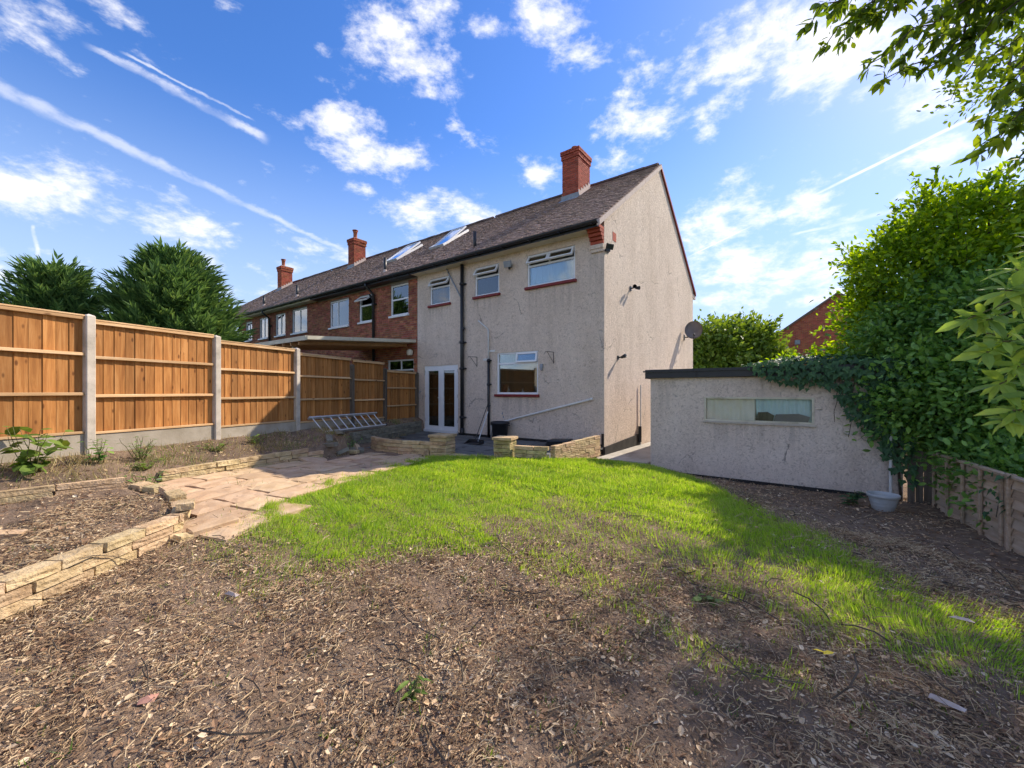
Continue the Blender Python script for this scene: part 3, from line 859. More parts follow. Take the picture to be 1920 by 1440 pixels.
for (y0, y1) in [(-.42+i*.79, -.42+(i+1)*.79-.008) for i in range(6)]:
    z0, z1 = rz0+(y0-rs)*sl, rz0+(y1-rs)*sl
    b.add([(.0,y0,z0-.15),(.075,y0,z0-.15),(.075,y1,z1-.15),(.0,y1,z1-.15),(.0,y0,z0-.012),(.075,y0,z0-.012),(.075,y1,z1-.012),(.0,y1,z1-.012)],
          [(0,3,2,1),(4,5,6,7),(0,1,5,4),(1,2,6,5),(2,3,7,6),(3,0,4,7)])
b.build('verge', M['mortar_verge'], house)
b = MB(); y0, y1 = RY+.02, 2*RY-rs; z0, z1 = RZ-.02, rz0-.01
b.add([(.0,y0,z0-.09),(.06,y0,z0-.09),(.06,y1,z1-.09),(.0,y1,z1-.09),(.0,y0,z0+.03),(.06,y0,z0+.03),(.06,y1,z1+.03),(.0,y1,z1+.03)],
      [(0,3,2,1),(4,5,6,7),(0,1,5,4),(1,2,6,5),(2,3,7,6),(3,0,4,7)]); b.build('verge', M['red_paint'], house)
b = MB(); b.box(-.06,.01,HD-.02,HD+.42,EZ-.12,EZ+.05); b.build('verge_end', M['mortar_verge'], house)
# chimney with single bricks
CX0, CX1, CY0, CY1, CZ0, CZ1 = -2.95, -2.33, 3.12, 4.0, 7.9, 9.74
def chimney(par, cx0, cx1, cy0, cy1, z0, z1, single, pots=1, seed=0):
    core = MB(); core.box(cx0+.012, cx1-.012, cy0+.012, cy1-.012, z0, z1-.01)
    ch = core.build('chimney', M['mortar'], par)
    bh, j = .065, .011
    r = random.Random(seed)
    def course(z, x0, x1, y0, y1, k, put):
        """ring of four sides, headers and stretchers"""
        for side in range(4):
            L = (x1-x0) if side % 2 == 0 else (y1-y0)
            t = 0 if k % 2 == 0 else .10
            start = 0.0
            n = max(1, round(L/.226)); w = L/n
            cuts = [0]+[w*(i+(.5 if k % 2 else 0)) for i in range(n+1) if 0 < w*(i+(.5 if k % 2 else 0)) < L]+[L]
            for a, c in zip(cuts[:-1], cuts[1:]):
                put(side, a, c, z, x0, x1, y0, y1)
    meshes = {}
    joined = MB()
    def put(side, a, c, z, x0, x1, y0, y1):
        l = c-a-j
        if l < .03: return
        m = (a+c)/2
        p = [(x0+m, y0, 0), (x1, y0+m, math.pi/2), (x1-m, y1, math.pi), (x0, y1-m, -math.pi/2)][side]
        d = .0 + r.gauss(0, .002)
        if single:
            key = round(l, 2)
            if key not in meshes:
                q = MB(); q.bbox(-key/2, key/2, 0, .05, 0, bh, .004); meshes[key] = q.mesh('brick', M['chimney_brick'])
            link('brick', meshes[key], ch, (p[0]+d*math.sin(p[2]), p[1]-d*math.cos(p[2]), z), (0,0,p[2]))
        else:
            cs, sn = math.cos(p[2]), math.sin(p[2])
            vs = []
            for zz in (0, bh):
                for xx, yy in ((-l/2,d),(l/2,d),(l/2,.05),(-l/2,.05)):
                    vs.append((p[0]+xx*cs-yy*sn, p[1]+xx*sn+yy*cs, z+zz))
            joined.add(vs, [(0,3,2,1),(4,5,6,7),(0,1,5,4),(1,2,6,5),(2,3,7,6),(3,0,4,7)])
    k = 0; z = z0
    while z < z1-.30:
        course(z, cx0, cx1, cy0, cy1, k, put); z += bh+j; k += 1
    for q, e in enumerate((.03, .03, .055, .055)):
        course(z, cx0-e, cx1+e, cy0-e, cy1+e, k, put); z += bh+j; k += 1
    if not single: tag(joined.build('brickwork', M['chimney_brick'], ch), kind='stuff')
    cp = MB(); cp.add([(cx0-.04,cy0-.04,z-.005),(cx1+.04,cy0-.04,z-.005),(cx1+.04,cy1+.04,z-.005),(cx0-.04,cy1+.04,z-.005),
                       (cx0+.08,cy0+.08,z+.055),(cx1-.08,cy0+.08,z+.055),(cx1-.08,cy1-.08,z+.055),(cx0+.08,cy1-.08,z+.055)],
                      [(0,3,2,1),(4,5,6,7),(0,1,5,4),(1,2,6,5),(2,3,7,6),(3,0,4,7)])
    cp.build('flaunching', M['mortar'], ch)
    pt = MB(); h = .20 if single else .42
    pt.lathe([(.105,0),(.115,.02),(.10,.05),(.10,h-.06),(.12,h-.05),(.12,h),(.085,h),(.085,.0)], ((cx0+cx1)/2, (cy0+cy1)/2-.1, z+.02), 16)
    pt.build('chimney_pot', M['terracotta'], ch, True)
    if not single:
        cw = MB(); cw.lathe([(.15,0),(.15,.03),(.0,.07)], ((cx0+cx1)/2, (cy0+cy1)/2-.1, z+h+.06), 12); cw.tube([((cx0+cx1)/2,(cy0+cy1)/2-.1,z+h-.02),((cx0+cx1)/2,(cy0+cy1)/2-.1,z+h+.08)], .05, 8)
        cw.build('cowl', M['terracotta'], ch)
    # flashing: apron below, soakers stepped up the side
    fl = MB(); zf = rz0+(cy0-rs)*sl
    fl.add([(cx0-.05,cy0-.20,zf-.105),(cx1+.05,cy0-.20,zf-.105),(cx1+.05,cy0-.012,zf+.04),(cx0-.05,cy0-.012,zf+.04),(cx1+.02,cy0-.02,zf+.17),(cx0-.02,cy0-.02,zf+.17)], [(0,1,2,3),(3,2,4,5)])
    fl.build('flashing', M['lead'], ch)
    for xe, s in ((cx1+.012, 1), (cx0-.012, -1)):
        n = 5
        st = MB()
        for i in range(n):
            ya = cy0+(min(cy1, RY)-cy0)*i/n; yb = cy0+(min(cy1, RY)-cy0)*(i+1)/n
            za = rz0+(ya-rs)*sl+.02; zb = rz0+(yb-rs)*sl+.02
            st.box(min(xe, xe-.01*s), max(xe, xe-.01*s), ya, yb, za-.03, zb+.13)
            st.add([(xe,ya,za+.03),(xe+.07*s,ya,za+.02),(xe+.07*s,yb,zb+.02),(xe,yb,zb+.03)], [(0,1,2,3)])
        st.build('stepped_flashing', M['mortar_verge'], ch)
    return ch
chimney(house, CX0, CX1, CY0, CY1, CZ0, CZ1, True, seed=1)
# pipes on the wall
def clip_rings(b, x, y, zs, r):
    for z in zs: b.tube([(x,y,z-.035),(x,y,z+.035)], r*1.45, 10); b.box(x-r*2, x+r*2, y+.0, -.002, z-.02, z+.02)
b = MB(); b.tube([(-4.64,-.09,.18),(-4.64,-.09,5.46)], .056, 12); clip_rings(b, -4.64, -.09, (.75,2.25,3.05,4.85), .056); b.tube([(-4.64,-.09,.15),(-4.64,-.09,.42)], .072, 12)
b.tube([(-4.64,-.09,3.4),(-4.55,-.09,3.5)], .045, 8); b.build('soil_pipe', M['black'], house, True)
b = MB(); b.tube([(-5.35,-.055,5.44),(-4.72,-.055,4.45),(-4.70,-.055,4.40)], .022, 8); b.build('waste_pipe', M['lead'], house, True)
b = MB(); b.tube([(-4.01,-.045,3.66),(-3.66,-.045,3.40),(-3.62,-.05,3.34),(-3.61,-.05,2.45)], .022, 8); b.build('waste_pipe', M['white_pipe'], house, True)
b = MB(); b.tube([(-3.60,-.06,.2),(-3.60,-.06,2.50)], .038, 10); clip_rings(b, -3.60, -.06, (1.75,2.45), .036); b.build('drain_pipe', M['black'], house, True)
b = MB(); b.tube([(-3.49,-.06,.2),(-3.49,-.06,.58),(-3.45,-.06,.62),(-3.25,-.06,.63),(-2.60,-.045,.80),(-.33,-.045,1.355)], .026, 8)
b.tube([(-.36,-.045,1.347),(-.29,-.045,1.364)], .034, 8); b.build('waste_pipe', M['white_pipe'], house, True)
b = MB(); b.tube([(.05,2.39,.0),(.05,2.39,1.73)], .02, 6); b.build('conduit', M['white_pipe'], house)
b = MB(); b.tube([(.06,2.30,.1),(.06,2.30,.55)], .05, 8); b.build('drain_pipe', M['black'], house)
b = MB(); b.tube([(-4.3,.12,5.85),(-4.3,.12,6.45)], .05, 10); b.build('vent_pipe', M['black'], house, True)
for (x0, x1, z0, z1) in ((-3.66,-3.40,2.70,2.76),(-3.84,-3.66,2.46,2.52)):
    b = MB(); b.box(x0,x1,-.022,-.002,z0,z1); b.build('pipe_bracket', M['white_pipe'], house)
b = MB(); b.box(.001,.006,.50,.72,5.36,5.58); b.build('bare_patch', M['chimney_brick'], house)
b = MB(); b.tube([(-6.62,-.002,1.55),(-6.62,-.05,1.55),(-6.62,-.05,1.48)], .018, 6); b.build('tap', M['lead'], house)
for (xx, zz) in ((-3.12,.93),(-3.08,.83)):
    b = MB(); b.tube([(xx,-.001,zz),(xx,-.03,zz-.01),(xx+.02,-.035,zz-.04)], .016, 6); b.build('overflow_pipe', M['lead'], house)
# curtains and kitchen things seen through the panes
curtain('curtain', 'pale net curtains behind the widest upper window of the grey house', None, -2.24,-.82,4.42,4.95,.15,'curtain',11)
curtain('curtain', 'pale blind curtain behind the upper window beside the brick wall', None, -6.15,-5.28,4.42,4.93,.14,'curtain',5,.008)
for i, (a, c, z1) in enumerate(((-4.15,-3.9,4.72),(-3.62,-3.28,4.66))):
    curtain('curtain', ['folded white net at the left of the middle upper window','folded white net at the right of the middle upper window'][i], None, a, c, 4.42, z1, .15, 'curtain', 3, .02)
kt = thing('kitchen_cupboard', 'orange wooden kitchen cupboard seen through the ground floor window', 'cupboard', hloc(0,0,0), HOUSE_ROT)
b = MB(); b.box(-1.9,-.5,1.5,2.1,.22,1.15); b.build('base_unit', M['int_wood'], kt)
b = MB(); b.box(-1.9,-.5,1.7,2.1,1.55,2.4); b.build('wall_unit', M['int_wood'], kt)
b = MB(); b.box(-2.05,-1.95,1.35,1.5,.22,2.7); b.build('end_post', M['upvc'], kt)
for i, (x, h, r_, m_, nm, lab) in enumerate(((-3.06,.24,.035,'upvc','spray_bottle','white spray bottle standing inside the kitchen window'),(-2.55,.17,.035,'upvc','soap_bottle','short clear bottle on the kitchen window ledge'),(-3.2,.26,.05,'red_paint','detergent_box','red detergent carton standing inside the kitchen window'))):
    b = MB()
    if i == 2: b.bbox(-.05,.05,-.03,.03,0,h,.004); b.box(-.045,.045,-.026,.026,h,h+.01)
    else: b.lathe([(0,0),(r_,0),(r_,h*.6),(r_*.4,h*.8),(r_*.35,h*.92),(r_*.5,h*.93),(r_*.5,h),(0,h)], n=12)
    tag(b.build(nm, M[m_], None, i != 2, hloc(x,.2,1.47), (0,0,HOUSE_ROT)), lab, 'bottle' if i < 2 else 'carton')
b = MB(); b.box(-3.34,-1.91,.115,.34,1.44,1.468); b.build('window_board', M['upvc'], house)

# ================================================================ brick houses of the terrace
TERR = [
 dict(x0=-13.3, x1=-6.8, lab='nearest red brick terraced house, beside the grey house, with two open rooflights',
      win=[(-8.26,-7.27,4.25,5.34,4.82,(1,),(1,),None),(-10.21,-9.36,4.22,5.24,4.85,(1,),(1,),(0,)),(-12.33,-10.94,4.2,5.29,None,(1,),(1,1.6),None),(-8.43,-6.99,1.4,2.67,2.3,(1,1),(1,),None)],
      dp=(-9.16,), vent=(-8.75,), ch=None),
 dict(x0=-19.8, x1=-13.3, lab='middle red brick terraced house of the row, under the taller of the far chimneys',
      win=[(-15.63,-14.24,4.24,5.34,None,(1,),(1,1),None),(-17.31,-16.31,4.26,5.3,None,(1,),(1,1),None),(-19.12,-18.16,4.26,5.3,None,(1,),(1,1),None)],
      dp=(-17.75,), vent=(-15.4,-18.9), ch=(-16.1,-15.55)),
 dict(x0=-26.3, x1=-19.8, lab='farthest red brick terraced house, partly hidden by the dark conifer', 
      win=[(-20.84,-20.03,4.28,5.26,None,(1,),(1,1),None),(-22.59,-21.8,4.28,5.26,None,(1,),(1,),None),(-24.6,-23.6,4.28,5.26,None,(1,),(1,1),None)],
      dp=(-21.4,), vent=(), ch=(-24.3,-23.75)),
]
for i, T in enumerate(TERR):
    hs = thing('terraced_house', T['lab'], 'house', hloc(0,0,0), HOUSE_ROT, 'houses of the terrace')
    hol = [w[:4] for w in T['win']]
    b = MB(); wall_holes(b, T['x0'], T['x1']-.001, 0, EZ, hol, y=.004)
    b.add([(T['x0'],.3,0),(T['x0'],HD,0),(T['x0'],HD,EZ),(T['x0'],RY,RZ-.06),(T['x0'],.3,EZ)], [(0,1,2,3,4)])
    b.add([(T['x0'],HD,0),(T['x1'],HD,0),(T['x1'],HD,EZ),(T['x0'],HD,EZ)], [(3,2,1,0)])
    b.add([(T['x0'],.0,EZ-.02),(T['x1'],.0,EZ-.02),(T['x1'],HD,EZ-.02),(T['x0'],HD,EZ-.02)], [(0,1,2,3)])
    b.add([(T['x0'],3,0),(T['x1'],3,0),(T['x1'],3,EZ-.05),(T['x0'],3,EZ-.05)], [(0,1,2,3)])
    wl = b.build('wall', M['mortar'], hs)
    v, f = brick_field(T['x0'], T['x1']-.012, 1.0 if i == 0 else 2.2, EZ-.03, hol, seed=20+i)
    tag(link('brickwork', npmesh('brickwork', v, f, M['brick']), wl), kind='stuff')
    for w in T['win']:
        window(hs, w[0], w[1], w[2], w[3], split=w[4], upper=w[5], lower=w[6], opens=w[7], openang=math.radians(52), sill='upvc')
        cu = MB(); n = 24; vs = []; fs = []
        for k in range(n+1):
            x = w[0]+.05+(w[1]-w[0]-.1)*k/n
            for z in (w[2]+.05, w[3]-.05 if w[7] is None else w[4]): vs.append((x, .125+.012*math.sin(k*1.9), z))
        for k in range(n): fs.append((2*k,2*k+2,2*k+3,2*k+1))
        cu.add(vs, fs); cu.build('blind', M['curtain'], hs, True)
    b = MB()
    if i == 0: b.box(T['x0'],T['x1']-.02,-.36,-.337,EZ-.06,EZ+.10); b.box(T['x0'],T['x1']-.02,-.335,-.012,EZ-.05,EZ+.0); b.build('fascia', M['black'], hs)
    else: b.box(T['x0'],T['x1'],-.36,-.337,EZ-.06,EZ+.10); b.box(T['x0'],T['x1'],-.335,-.012,EZ-.05,EZ+.0); b.build('soffit', M['cream'], hs)
    gutter(hs, T['x0'], T['x1']-.012)
    rf = roof(hs, T['x0'], T['x1']-.03, 30+i)
    ridge(hs, T['x0'], T['x1'])
    for d in T['dp']:
        b = MB(); b.tube([(d,-.43,EZ-.01),(d,-.43,EZ-.10),(d,-.10,EZ-.35),(d,-.10,.1)], .05, 10); clip_rings(b, d, -.10, (3.3,4.8), .05)
        if i == 0: b.tube([(d-.3,-.06,EZ-.3),(d-.28,-.08,5.2),(d-.03,-.10,4.95)], .03, 8)
        b.build('downpipe', M['black'], hs, True)
    for vx in T['vent']:
        b = MB(); b.tube([(vx,.12,5.8),(vx,.12,6.5)], .055, 10); b.build('vent_pipe', M['black'], hs, True)
        b = MB(); b.lathe([(.10,0),(.065,.1),(.06,.14)], (vx,.12,5.92), 12); b.build('vent_collar', M['mortar_verge'], hs, True)
    if T['ch']: chimney(hs, T['ch'][0], T['ch'][1], 3.15, 3.85, 7.7, 9.62, False, seed=40+i)
    if i == 0:
        for (rx0, rx1, ry0, ry1, ang) in ((-7.95,-7.15,1.55,2.95,7),(-10.75,-9.85,1.5,2.9,5)):
            rl = MB(); L = math.hypot(ry1-ry0, (ry1-ry0)*sl)
            frame_bars(rl, 0, rx1-rx0, 0, L, .07, -.06, .05)   # in the roof plane: x, -normal, along slope
            pitch = math.atan2(rise, run)
            R_ = (pitch-math.pi/2, 0, 0)
            ro = rl.build('rooflight', M['alu'], hs, False, (rx0, ry0, rz0+(ry0-rs)*sl+.06), R_)
            sh = MB(); frame_bars(sh, .02, rx1-rx0-.02, -L/2, L/2-.03, .065, -.03, .03); 
            so = sh.build('sash', M['upvc'], ro, False, (0, -.085, L/2), (math.radians(ang), 0, 0))
            q = MB(); q.box(.085, rx1-rx0-.085, -.006, .006, -L/2+.065, L/2-.1); q.build('pane', M['glass'], so)
            q = MB(); q.box(.07, rx1-rx0-.07, .02, .3, .07, L-.07); q.build('lining', M['int_wood'], ro)
# ================================================================ neighbour's lean-to canopy
cp = thing('lean_to_canopy', 'cream lean-to canopy roof on the brick house behind the fence', 'canopy', hloc(0,0,0), HOUSE_ROT)
b = MB()
b.add([(-10.1,-3.74,2.94),(-6.9,-3.74,2.94),(-6.9,-.02,3.20),(-10.1,-.02,3.20),(-10.1,-3.74,3.02),(-6.9,-3.74,3.02),(-6.9,-.02,3.28),(-10.1,-.02,3.28)],
      [(0,3,2,1),(4,5,6,7),(0,1,5,4),(1,2,6,5),(2,3,7,6),(3,0,4,7)])
b.build('roof_sheet', M['ribbed'], cp)
b = MB(); b.box(-10.12,-6.88,-3.79,-3.745,2.93,3.05); b.build('fascia', M['cream'], cp)
for x in (-6.875, -10.125):
    b = MB(); s = .025
    b.add([(x-s,-3.745,2.95),(x+s,-3.745,2.95),(x+s,-.02,3.21),(x-s,-.02,3.21),(x-s,-3.745,3.05),(x+s,-3.745,3.05),(x+s,-.02,3.31),(x-s,-.02,3.31)],
          [(0,3,2,1),(4,5,6,7),(0,1,5,4),(1,2,6,5),(2,3,7,6),(3,0,4,7)]); b.build('side_board', M['cream'], cp)
for k in range(1, 7):
    x = -10.1+3.2*k/7
    b = MB(); b.add([(x-.025,-3.74,2.84),(x+.025,-3.74,2.84),(x+.025,-.02,3.10),(x-.025,-.02,3.10),(x-.025,-3.74,2.938),(x+.025,-3.74,2.938),(x+.025,-.02,3.198),(x-.025,-.02,3.198)],
          [(0,3,2,1),(4,5,6,7),(0,1,5,4),(1,2,6,5),(2,3,7,6),(3,0,4,7)]); b.build('rafter', M['int_wood'], cp)
for x in (-9.95, -8.2):
    b = MB(); b.box(x-.06,x+.06,-3.5,-3.38,-.05,2.86); b.build('post', M['cream'], cp)
b = MB(); b.lathe([(.09,0),(.11,.05),(.10,.16),(.05,.2)], n=12); b.tube([(0,.12,.1),(0,0,.12)], .015, 6)
tag(b.build('wall_lamp', M['cream'], None, True, hloc(-7.05,-.13,2.78), (0,0,HOUSE_ROT)), 'small cream lamp on the brick wall under the canopy', 'lamp')

# ================================================================ rendered shed
SX, SY = 1.26, -.43
SH = hloc(SX, SY, 0)
shed = thing('garden_shed', 'low rendered shed with flat black roof and long window', 'shed', SH, HOUSE_ROT)
swin = (1.07, 2.85, .97, 1.445)
b = MB(); wall_holes(b, 0, 3.98, -.22, 1.83, [swin], reveal=.1)
b.add([(0,0,-.22),(0,5,-.22),(0,5,1.83),(0,0,1.83)], [(3,2,1,0)])
b.add([(3.98,0,-.22),(3.98,5,-.22),(3.98,5,1.83),(3.98,0,1.83)], [(0,1,2,3)])
b.add([(0,5,-.22),(3.98,5,-.22),(3.98,5,1.83),(0,5,1.83)], [(3,2,1,0)])
b.add([(0.01,1.4,-.1),(3.97,1.4,-.1),(3.97,1.4,1.83),(.01,1.4,1.83)], [(0,1,2,3)])
b.build('wall', M['shed_render'], shed)
b = MB(); b.box(-.06,4.05,-.07,5.05,1.965,2.0); b.build('roof_felt', M['tar'], shed)
for k in range(4):
    b = MB(); b.box(-.07+k*1.03,-.07+(k+1)*1.03-.006,-.10,-.072,1.835,2.01); b.build('fascia_board', M['black'], shed)
b = MB(); b.box(-.085,-.062,-.098,5.0,1.82,2.012); b.build('fascia_board', M['black'], shed)
b = MB(); b.box(-.12,4.08,-.135,-.101,1.955,1.985); b.build('drip_edge', M['black'], shed)
b = MB(); b.box(.3,3.95,-.03,-.001,-.25,-.125); b.build('footing', M['tar'], shed)
wfr = MB(); frame_bars(wfr, 1.07, 2.85, .97, 1.445, .035, -.012, .07); wo_ = wfr.build('window', M['cream'], shed)
b = MB(); b.box(1.105,2.815,.0,.006,1.005,1.41); b.build('pane', M['shed_glass'], wo_)
b = MB(); b.box(1.05,2.87,-.04,-.0125,.935,.968); b.build('sill', M['concrete'], wo_)
def shed_curtain(x0, x1, mname, label, waves, lean=0):
    n = 50; vs = []; fs = []
    for i in range(n+1):
        x = x0+(x1-x0)*i/n
        y = .075+.018*math.sin(waves*2*math.pi*i/n+.6*math.sin(i*.5))
        vs += [(x, y, .9), (x+lean, y+.01, 1.5)]
    for i in range(n): fs.append((2*i,2*i+2,2*i+3,2*i+1))
    b = MB(); b.add(vs, fs)
    return tag(b.build('curtain', M[mname], None, True, SH, (0,0,HOUSE_ROT)), label, 'curtain')
shed_curtain(1.0, 1.95, 'beige_curtain', 'beige curtain in the left half of the shed window', 6)
shed_curtain(1.98, 2.92, 'green_curtain', 'pale green curtain in the right half of the shed window', 9, -.03)
b = MB(); b.add([(-.15,-.012,0),(.13,-.03,0),(.15,-.03,.11),(.05,-.03,.17),(-.10,-.03,.16),(-.15,.03,0),(.13,.03,0),(.15,.03,.11),(.05,.03,.17),(-.10,.03,.16)],
                [(0,1,2,3,4),(9,8,7,6,5),(0,5,6,1),(1,6,7,2),(2,7,8,3),(3,8,9,4),(4,9,5,0)])
p = np.array(SH[:2])+2.1*HX+.045*HY_
tag(b.build('cushion', M['old_wood'], None, False, (p[0],p[1],1.0), (0,0,HOUSE_ROT)), 'brown cushion propped inside the shed window', 'cushion')
b = MB(); b.add([(-.28,-.03,0),(.24,-.03,0),(.27,-.03,.10),(.10,-.03,.15),(-.24,-.03,.13),(-.28,.03,0),(.24,.03,0),(.27,.03,.10),(.10,.03,.15),(-.24,.03,.13)],
                [(0,1,2,3,4),(9,8,7,6,5),(0,5,6,1),(1,6,7,2),(2,7,8,3),(3,8,9,4),(4,9,5,0)])
p = np.array(SH[:2])+2.52*HX+.045*HY_
tag(b.build('bag', M['dish'], None, False, (p[0],p[1],1.0), (0,0,HOUSE_ROT)), 'dark blue grey bag lying inside the shed window', 'bag')
p = np.array(SH[:2])+3.86*HX-.07*HY_
b = MB(); b.tube([(0,0,-.2),(0,0,1.2)], .022, 8); tag(b.build('standing_pole', M['white_pipe'], None, False, (p[0]-.06,p[1]-.02,0)), 'thin grey pole upright at the ivy covered shed corner', 'pole')
ob = thing('weathered_board', 'dark weathered board panel between the shed and the lap fence', 'board', (6.13, 6.40, 0), math.radians(-48))
for k in range(4):
    b = MB(); b.box(.0+k*.09, .0+k*.09+.085, -.012+random.uniform(-.004,.004), .012, -.25, .62+random.uniform(-.03,.03)); b.build('plank', M['old_wood'], ob)
b = MB(); b.box(.0,.36,.0125,.05,.1,.18); b.box(.0,.36,.0125,.05,.42,.5); b.build('batten', M['old_wood'], ob)

# ================================================================ long timber fence
FROT = math.atan2(FD[1], FD[0])
fence = thing('timber_fence', 'tall orange timber fence with concrete posts along the left of the garden', 'fence', (FO[0], FO[1], 0), FROT)
posts = [(-1.807,2.70,.4),(0,2.65,.5),(1.807,2.58,.5),(3.614,2.53,.5),(5.421,2.27,.3),(6.85,2.24,.3),(8.60,2.2,.2)]
for i, (a, zt, zb) in enumerate(posts):
    b = MB(); wd = .055 if i < 4 else .042
    b.bbox(-wd, wd, -.075, .05, zb-.15, zt-.02, .012); b.add([(-wd+.012,-.063,zt-.02),(wd-.012,-.063,zt-.02),(wd-.012,.038,zt-.02),(-wd+.012,.038,zt-.02),(0,-.012,zt+.004)], [(0,1,4),(1,2,4),(2,3,4),(3,0,4)])
    b.build('fence_post', M['concrete'] if i < 4 else M['old_wood'], fence, False, (a, 0, 0))
panels = [(2.63,.96),(2.585,.94),(2.50,.88),(2.43,.83),(2.41,.76),(2.20,.55)]
bw = .128
bmeshes = {}
for i, (zt, zb) in enumerate(panels):
    a0, a1 = posts[i][0]+posts[0][2]*0+.058, posts[i+1][0]-.058
    cap = MB(); cap.bbox(a0, a1, -.05, .03, zt-.022, zt, .004)
    pn = cap.build('fence_panel', M['rail'], fence)
    b = MB(); b.bbox(a0+.003, a1-.003, -.045, -.004, zt-.068, zt-.024, .004); b.build('rail', M['rail'], pn)
    hgt = zt-zb
    for q in (.33, .665):
        z = zt-hgt*q
        b = MB(); b.bbox(a0, a1, -.046, -.004, z-.024, z+.02, .005); b.build('rail', M['rail'], pn)
    b = MB(); b.bbox(a0, a1, -.045, -.004, zb+.0, zb+.035, .004); b.build('rail', M['rail'], pn)
    n = int(round((a1-a0)/bw)); w = (a1-a0)/n
    for k in range(n):
        key = (round(w, 3), round(hgt, 2))
        if key not in bmeshes:
            q = MB(); q.add([(-.008,.004,0),(w+.006,.012,0),(w+.006,.018,0),(-.008,.022,0),(-.008,.004,hgt-.025),(w+.006,.012,hgt-.025),(w+.006,.018,hgt-.025),(-.008,.022,hgt-.025)],
                            [(0,3,2,1),(4,5,6,7),(0,1,5,4),(1,2,6,5),(2,3,7,6),(3,0,4,7)])
            bmeshes[key] = q.mesh('board', M['fence'])
        link('board', bmeshes[key], pn, (a0+k*w, random.uniform(-.003,.003), zb), (0, random.uniform(-.003,.003), 0))
    g = MB(); g.bbox(a0, a1, -.03, .025, zb-.42, zb-.004, .006); g.build('gravel_board', M['gravel_board'], fence)

# ================================================================ lap fence on the right
LQ = (6.30, 6.13); LD = math.atan2(-.876, -.48)
lap = thing('lap_fence', 'low weathered lap panel fence under the shrubs on the right', 'fence', (LQ[0], LQ[1], 0), LD)
for pi_ in range(2):
    a0 = .02+pi_*1.93
    fr = MB(); fr.bbox(a0, a0+1.83, -.05, .03, .625, .655, .004); pn = fr.build('fence_panel', M['lap'], lap)
    nsl = 8
    for k in range(nsl):
        z = -.2+k*.103
        b = MB(); wv = [random.uniform(-.006,.006) for _ in range(7)]
        vs = []
        for j_ in range(7):
            x = a0+.02+1.79*j_/6
            vs += [(x,-.026,z+wv[j_]),(x,-.016,z+wv[j_]),(x,.016,z+.118+wv[j_]*.4),(x,.006,z+.118+wv[j_]*.4)]
        fs = [(0,1,2,3),(27,26,25,24)]
        for j_ in range(6):
            o_ = j_*4
            fs += [(o_+q, o_+4+q, o_+4+(q+1)%4, o_+(q+1)%4) for q in range(4)]
        b.add(vs, fs); b.build('slat', M['lap'], pn)
    for q in (.0, .44, .89, 1.34, 1.79):
        b = MB(); b.bbox(a0+q, a0+q+.042, -.055, -.027, -.2, .618, .004); b.build('batten', M['lap'], pn)
for a in (-.06, 1.885, 3.82):
    b = MB(); b.bbox(a-.03, a+.03, -.03, .05, -.3, .66, .006); b.build('fence_post', M['lap'], lap)

# ================================================================ block walls, kerbs and paving
BLK = []
for s in range(7):
    bm = bmesh.new()
    bmesh.ops.create_cube(bm, size=1)
    bmesh.ops.subdivide_edges(bm, edges=bm.edges[:], cuts=2, use_grid_fill=True)
    r = random.Random(100+s)
    for v in bm.verts:
        e = sum(abs(abs(c)-.5) < 1e-4 for c in v.co)
        k = .025 if e == 1 else .018
        v.co = Vector((v.co.x*(1 if e < 2 else .985)+r.uniform(-.012,.012), v.co.y+r.uniform(-k,k)*1.6, v.co.z*(1 if e < 2 else .97)+r.uniform(-.02,.02)))
    BLK.append(bm)
blk_cache = {}
def blk(mname):
    if mname not in blk_cache:
        L = []
        for bm in BLK:
            me = bpy.data.meshes.new('block'); bm.to_mesh(me); me.materials.append(M[mname]); L.append(me)
        blk_cache[mname] = L
    return random.choice(blk_cache[mname])
def along(path, s):
    for (a, c) in zip(path[:-1], path[1:]):
        a, c = np.array(a), np.array(c); l = np.linalg.norm(c-a)
        if s <= l or (c == np.array(path[-1])).all():
            d = (c-a)/l
            return a+d*s, math.atan2(d[1], d[0])
        s -= l
def block_wall(par, path, ztop, courses, ch=.075, th=.12, mname='block', lens=(.22,.42), jit=1.0, skip=None, capm=None):
    tot = sum(np.linalg.norm(np.array(c)-np.array(a)) for a, c in zip(path[:-1], path[1:]))
    for k in range(courses):
        s = -random.uniform(0, .15) if k % 2 else 0.0
        while s < tot-.03:
            L = random.uniform(*lens); e = min(s+L, tot); s_ = max(s, 0)
            if e-s_ > .05 and not (skip and skip(k, (s_+e)/2)):
                p, an = along(path, (s_+e)/2)
                zt = ztop((s_+e)/2) if callable(ztop) else ztop
                link('block', blk(mname if not (capm and k == 0) else capm), par, (p[0]+random.gauss(0,.003)*jit, p[1]+random.gauss(0,.003)*jit, zt-ch*(k+.5)+.0),
                     (random.gauss(0,.01)*jit, random.gauss(0,.008)*jit, an+random.gauss(0,.012)*jit), (e-s_-.008, th*random.uniform(.95,1.06), ch-.007))
            s = s+L
wl = thing('block_wall', 'three course yellow block wall edging the leaf filled bed, front left', 'wall')
block_wall(wl, [(-3.30,1.1),(-3.29,4.06)], lambda s: .325+.012*s, 4, .078, .13, lens=(.26,.46))
wl = thing('block_wall', 'broken yellow block edging at the far corner of the leaf filled bed', 'wall')
block_wall(wl, [(-3.32,4.12),(-3.5,4.40),(-3.95,4.78),(-4.66,5.14)], .425, 2, .075, .15, lens=(.2,.34), jit=7, skip=lambda k, s: k == 0 and .28 < s < .42)
wl = thing('edging_kerb', 'thin yellow kerb between the leaf filled bed and the fence bed', 'kerb')
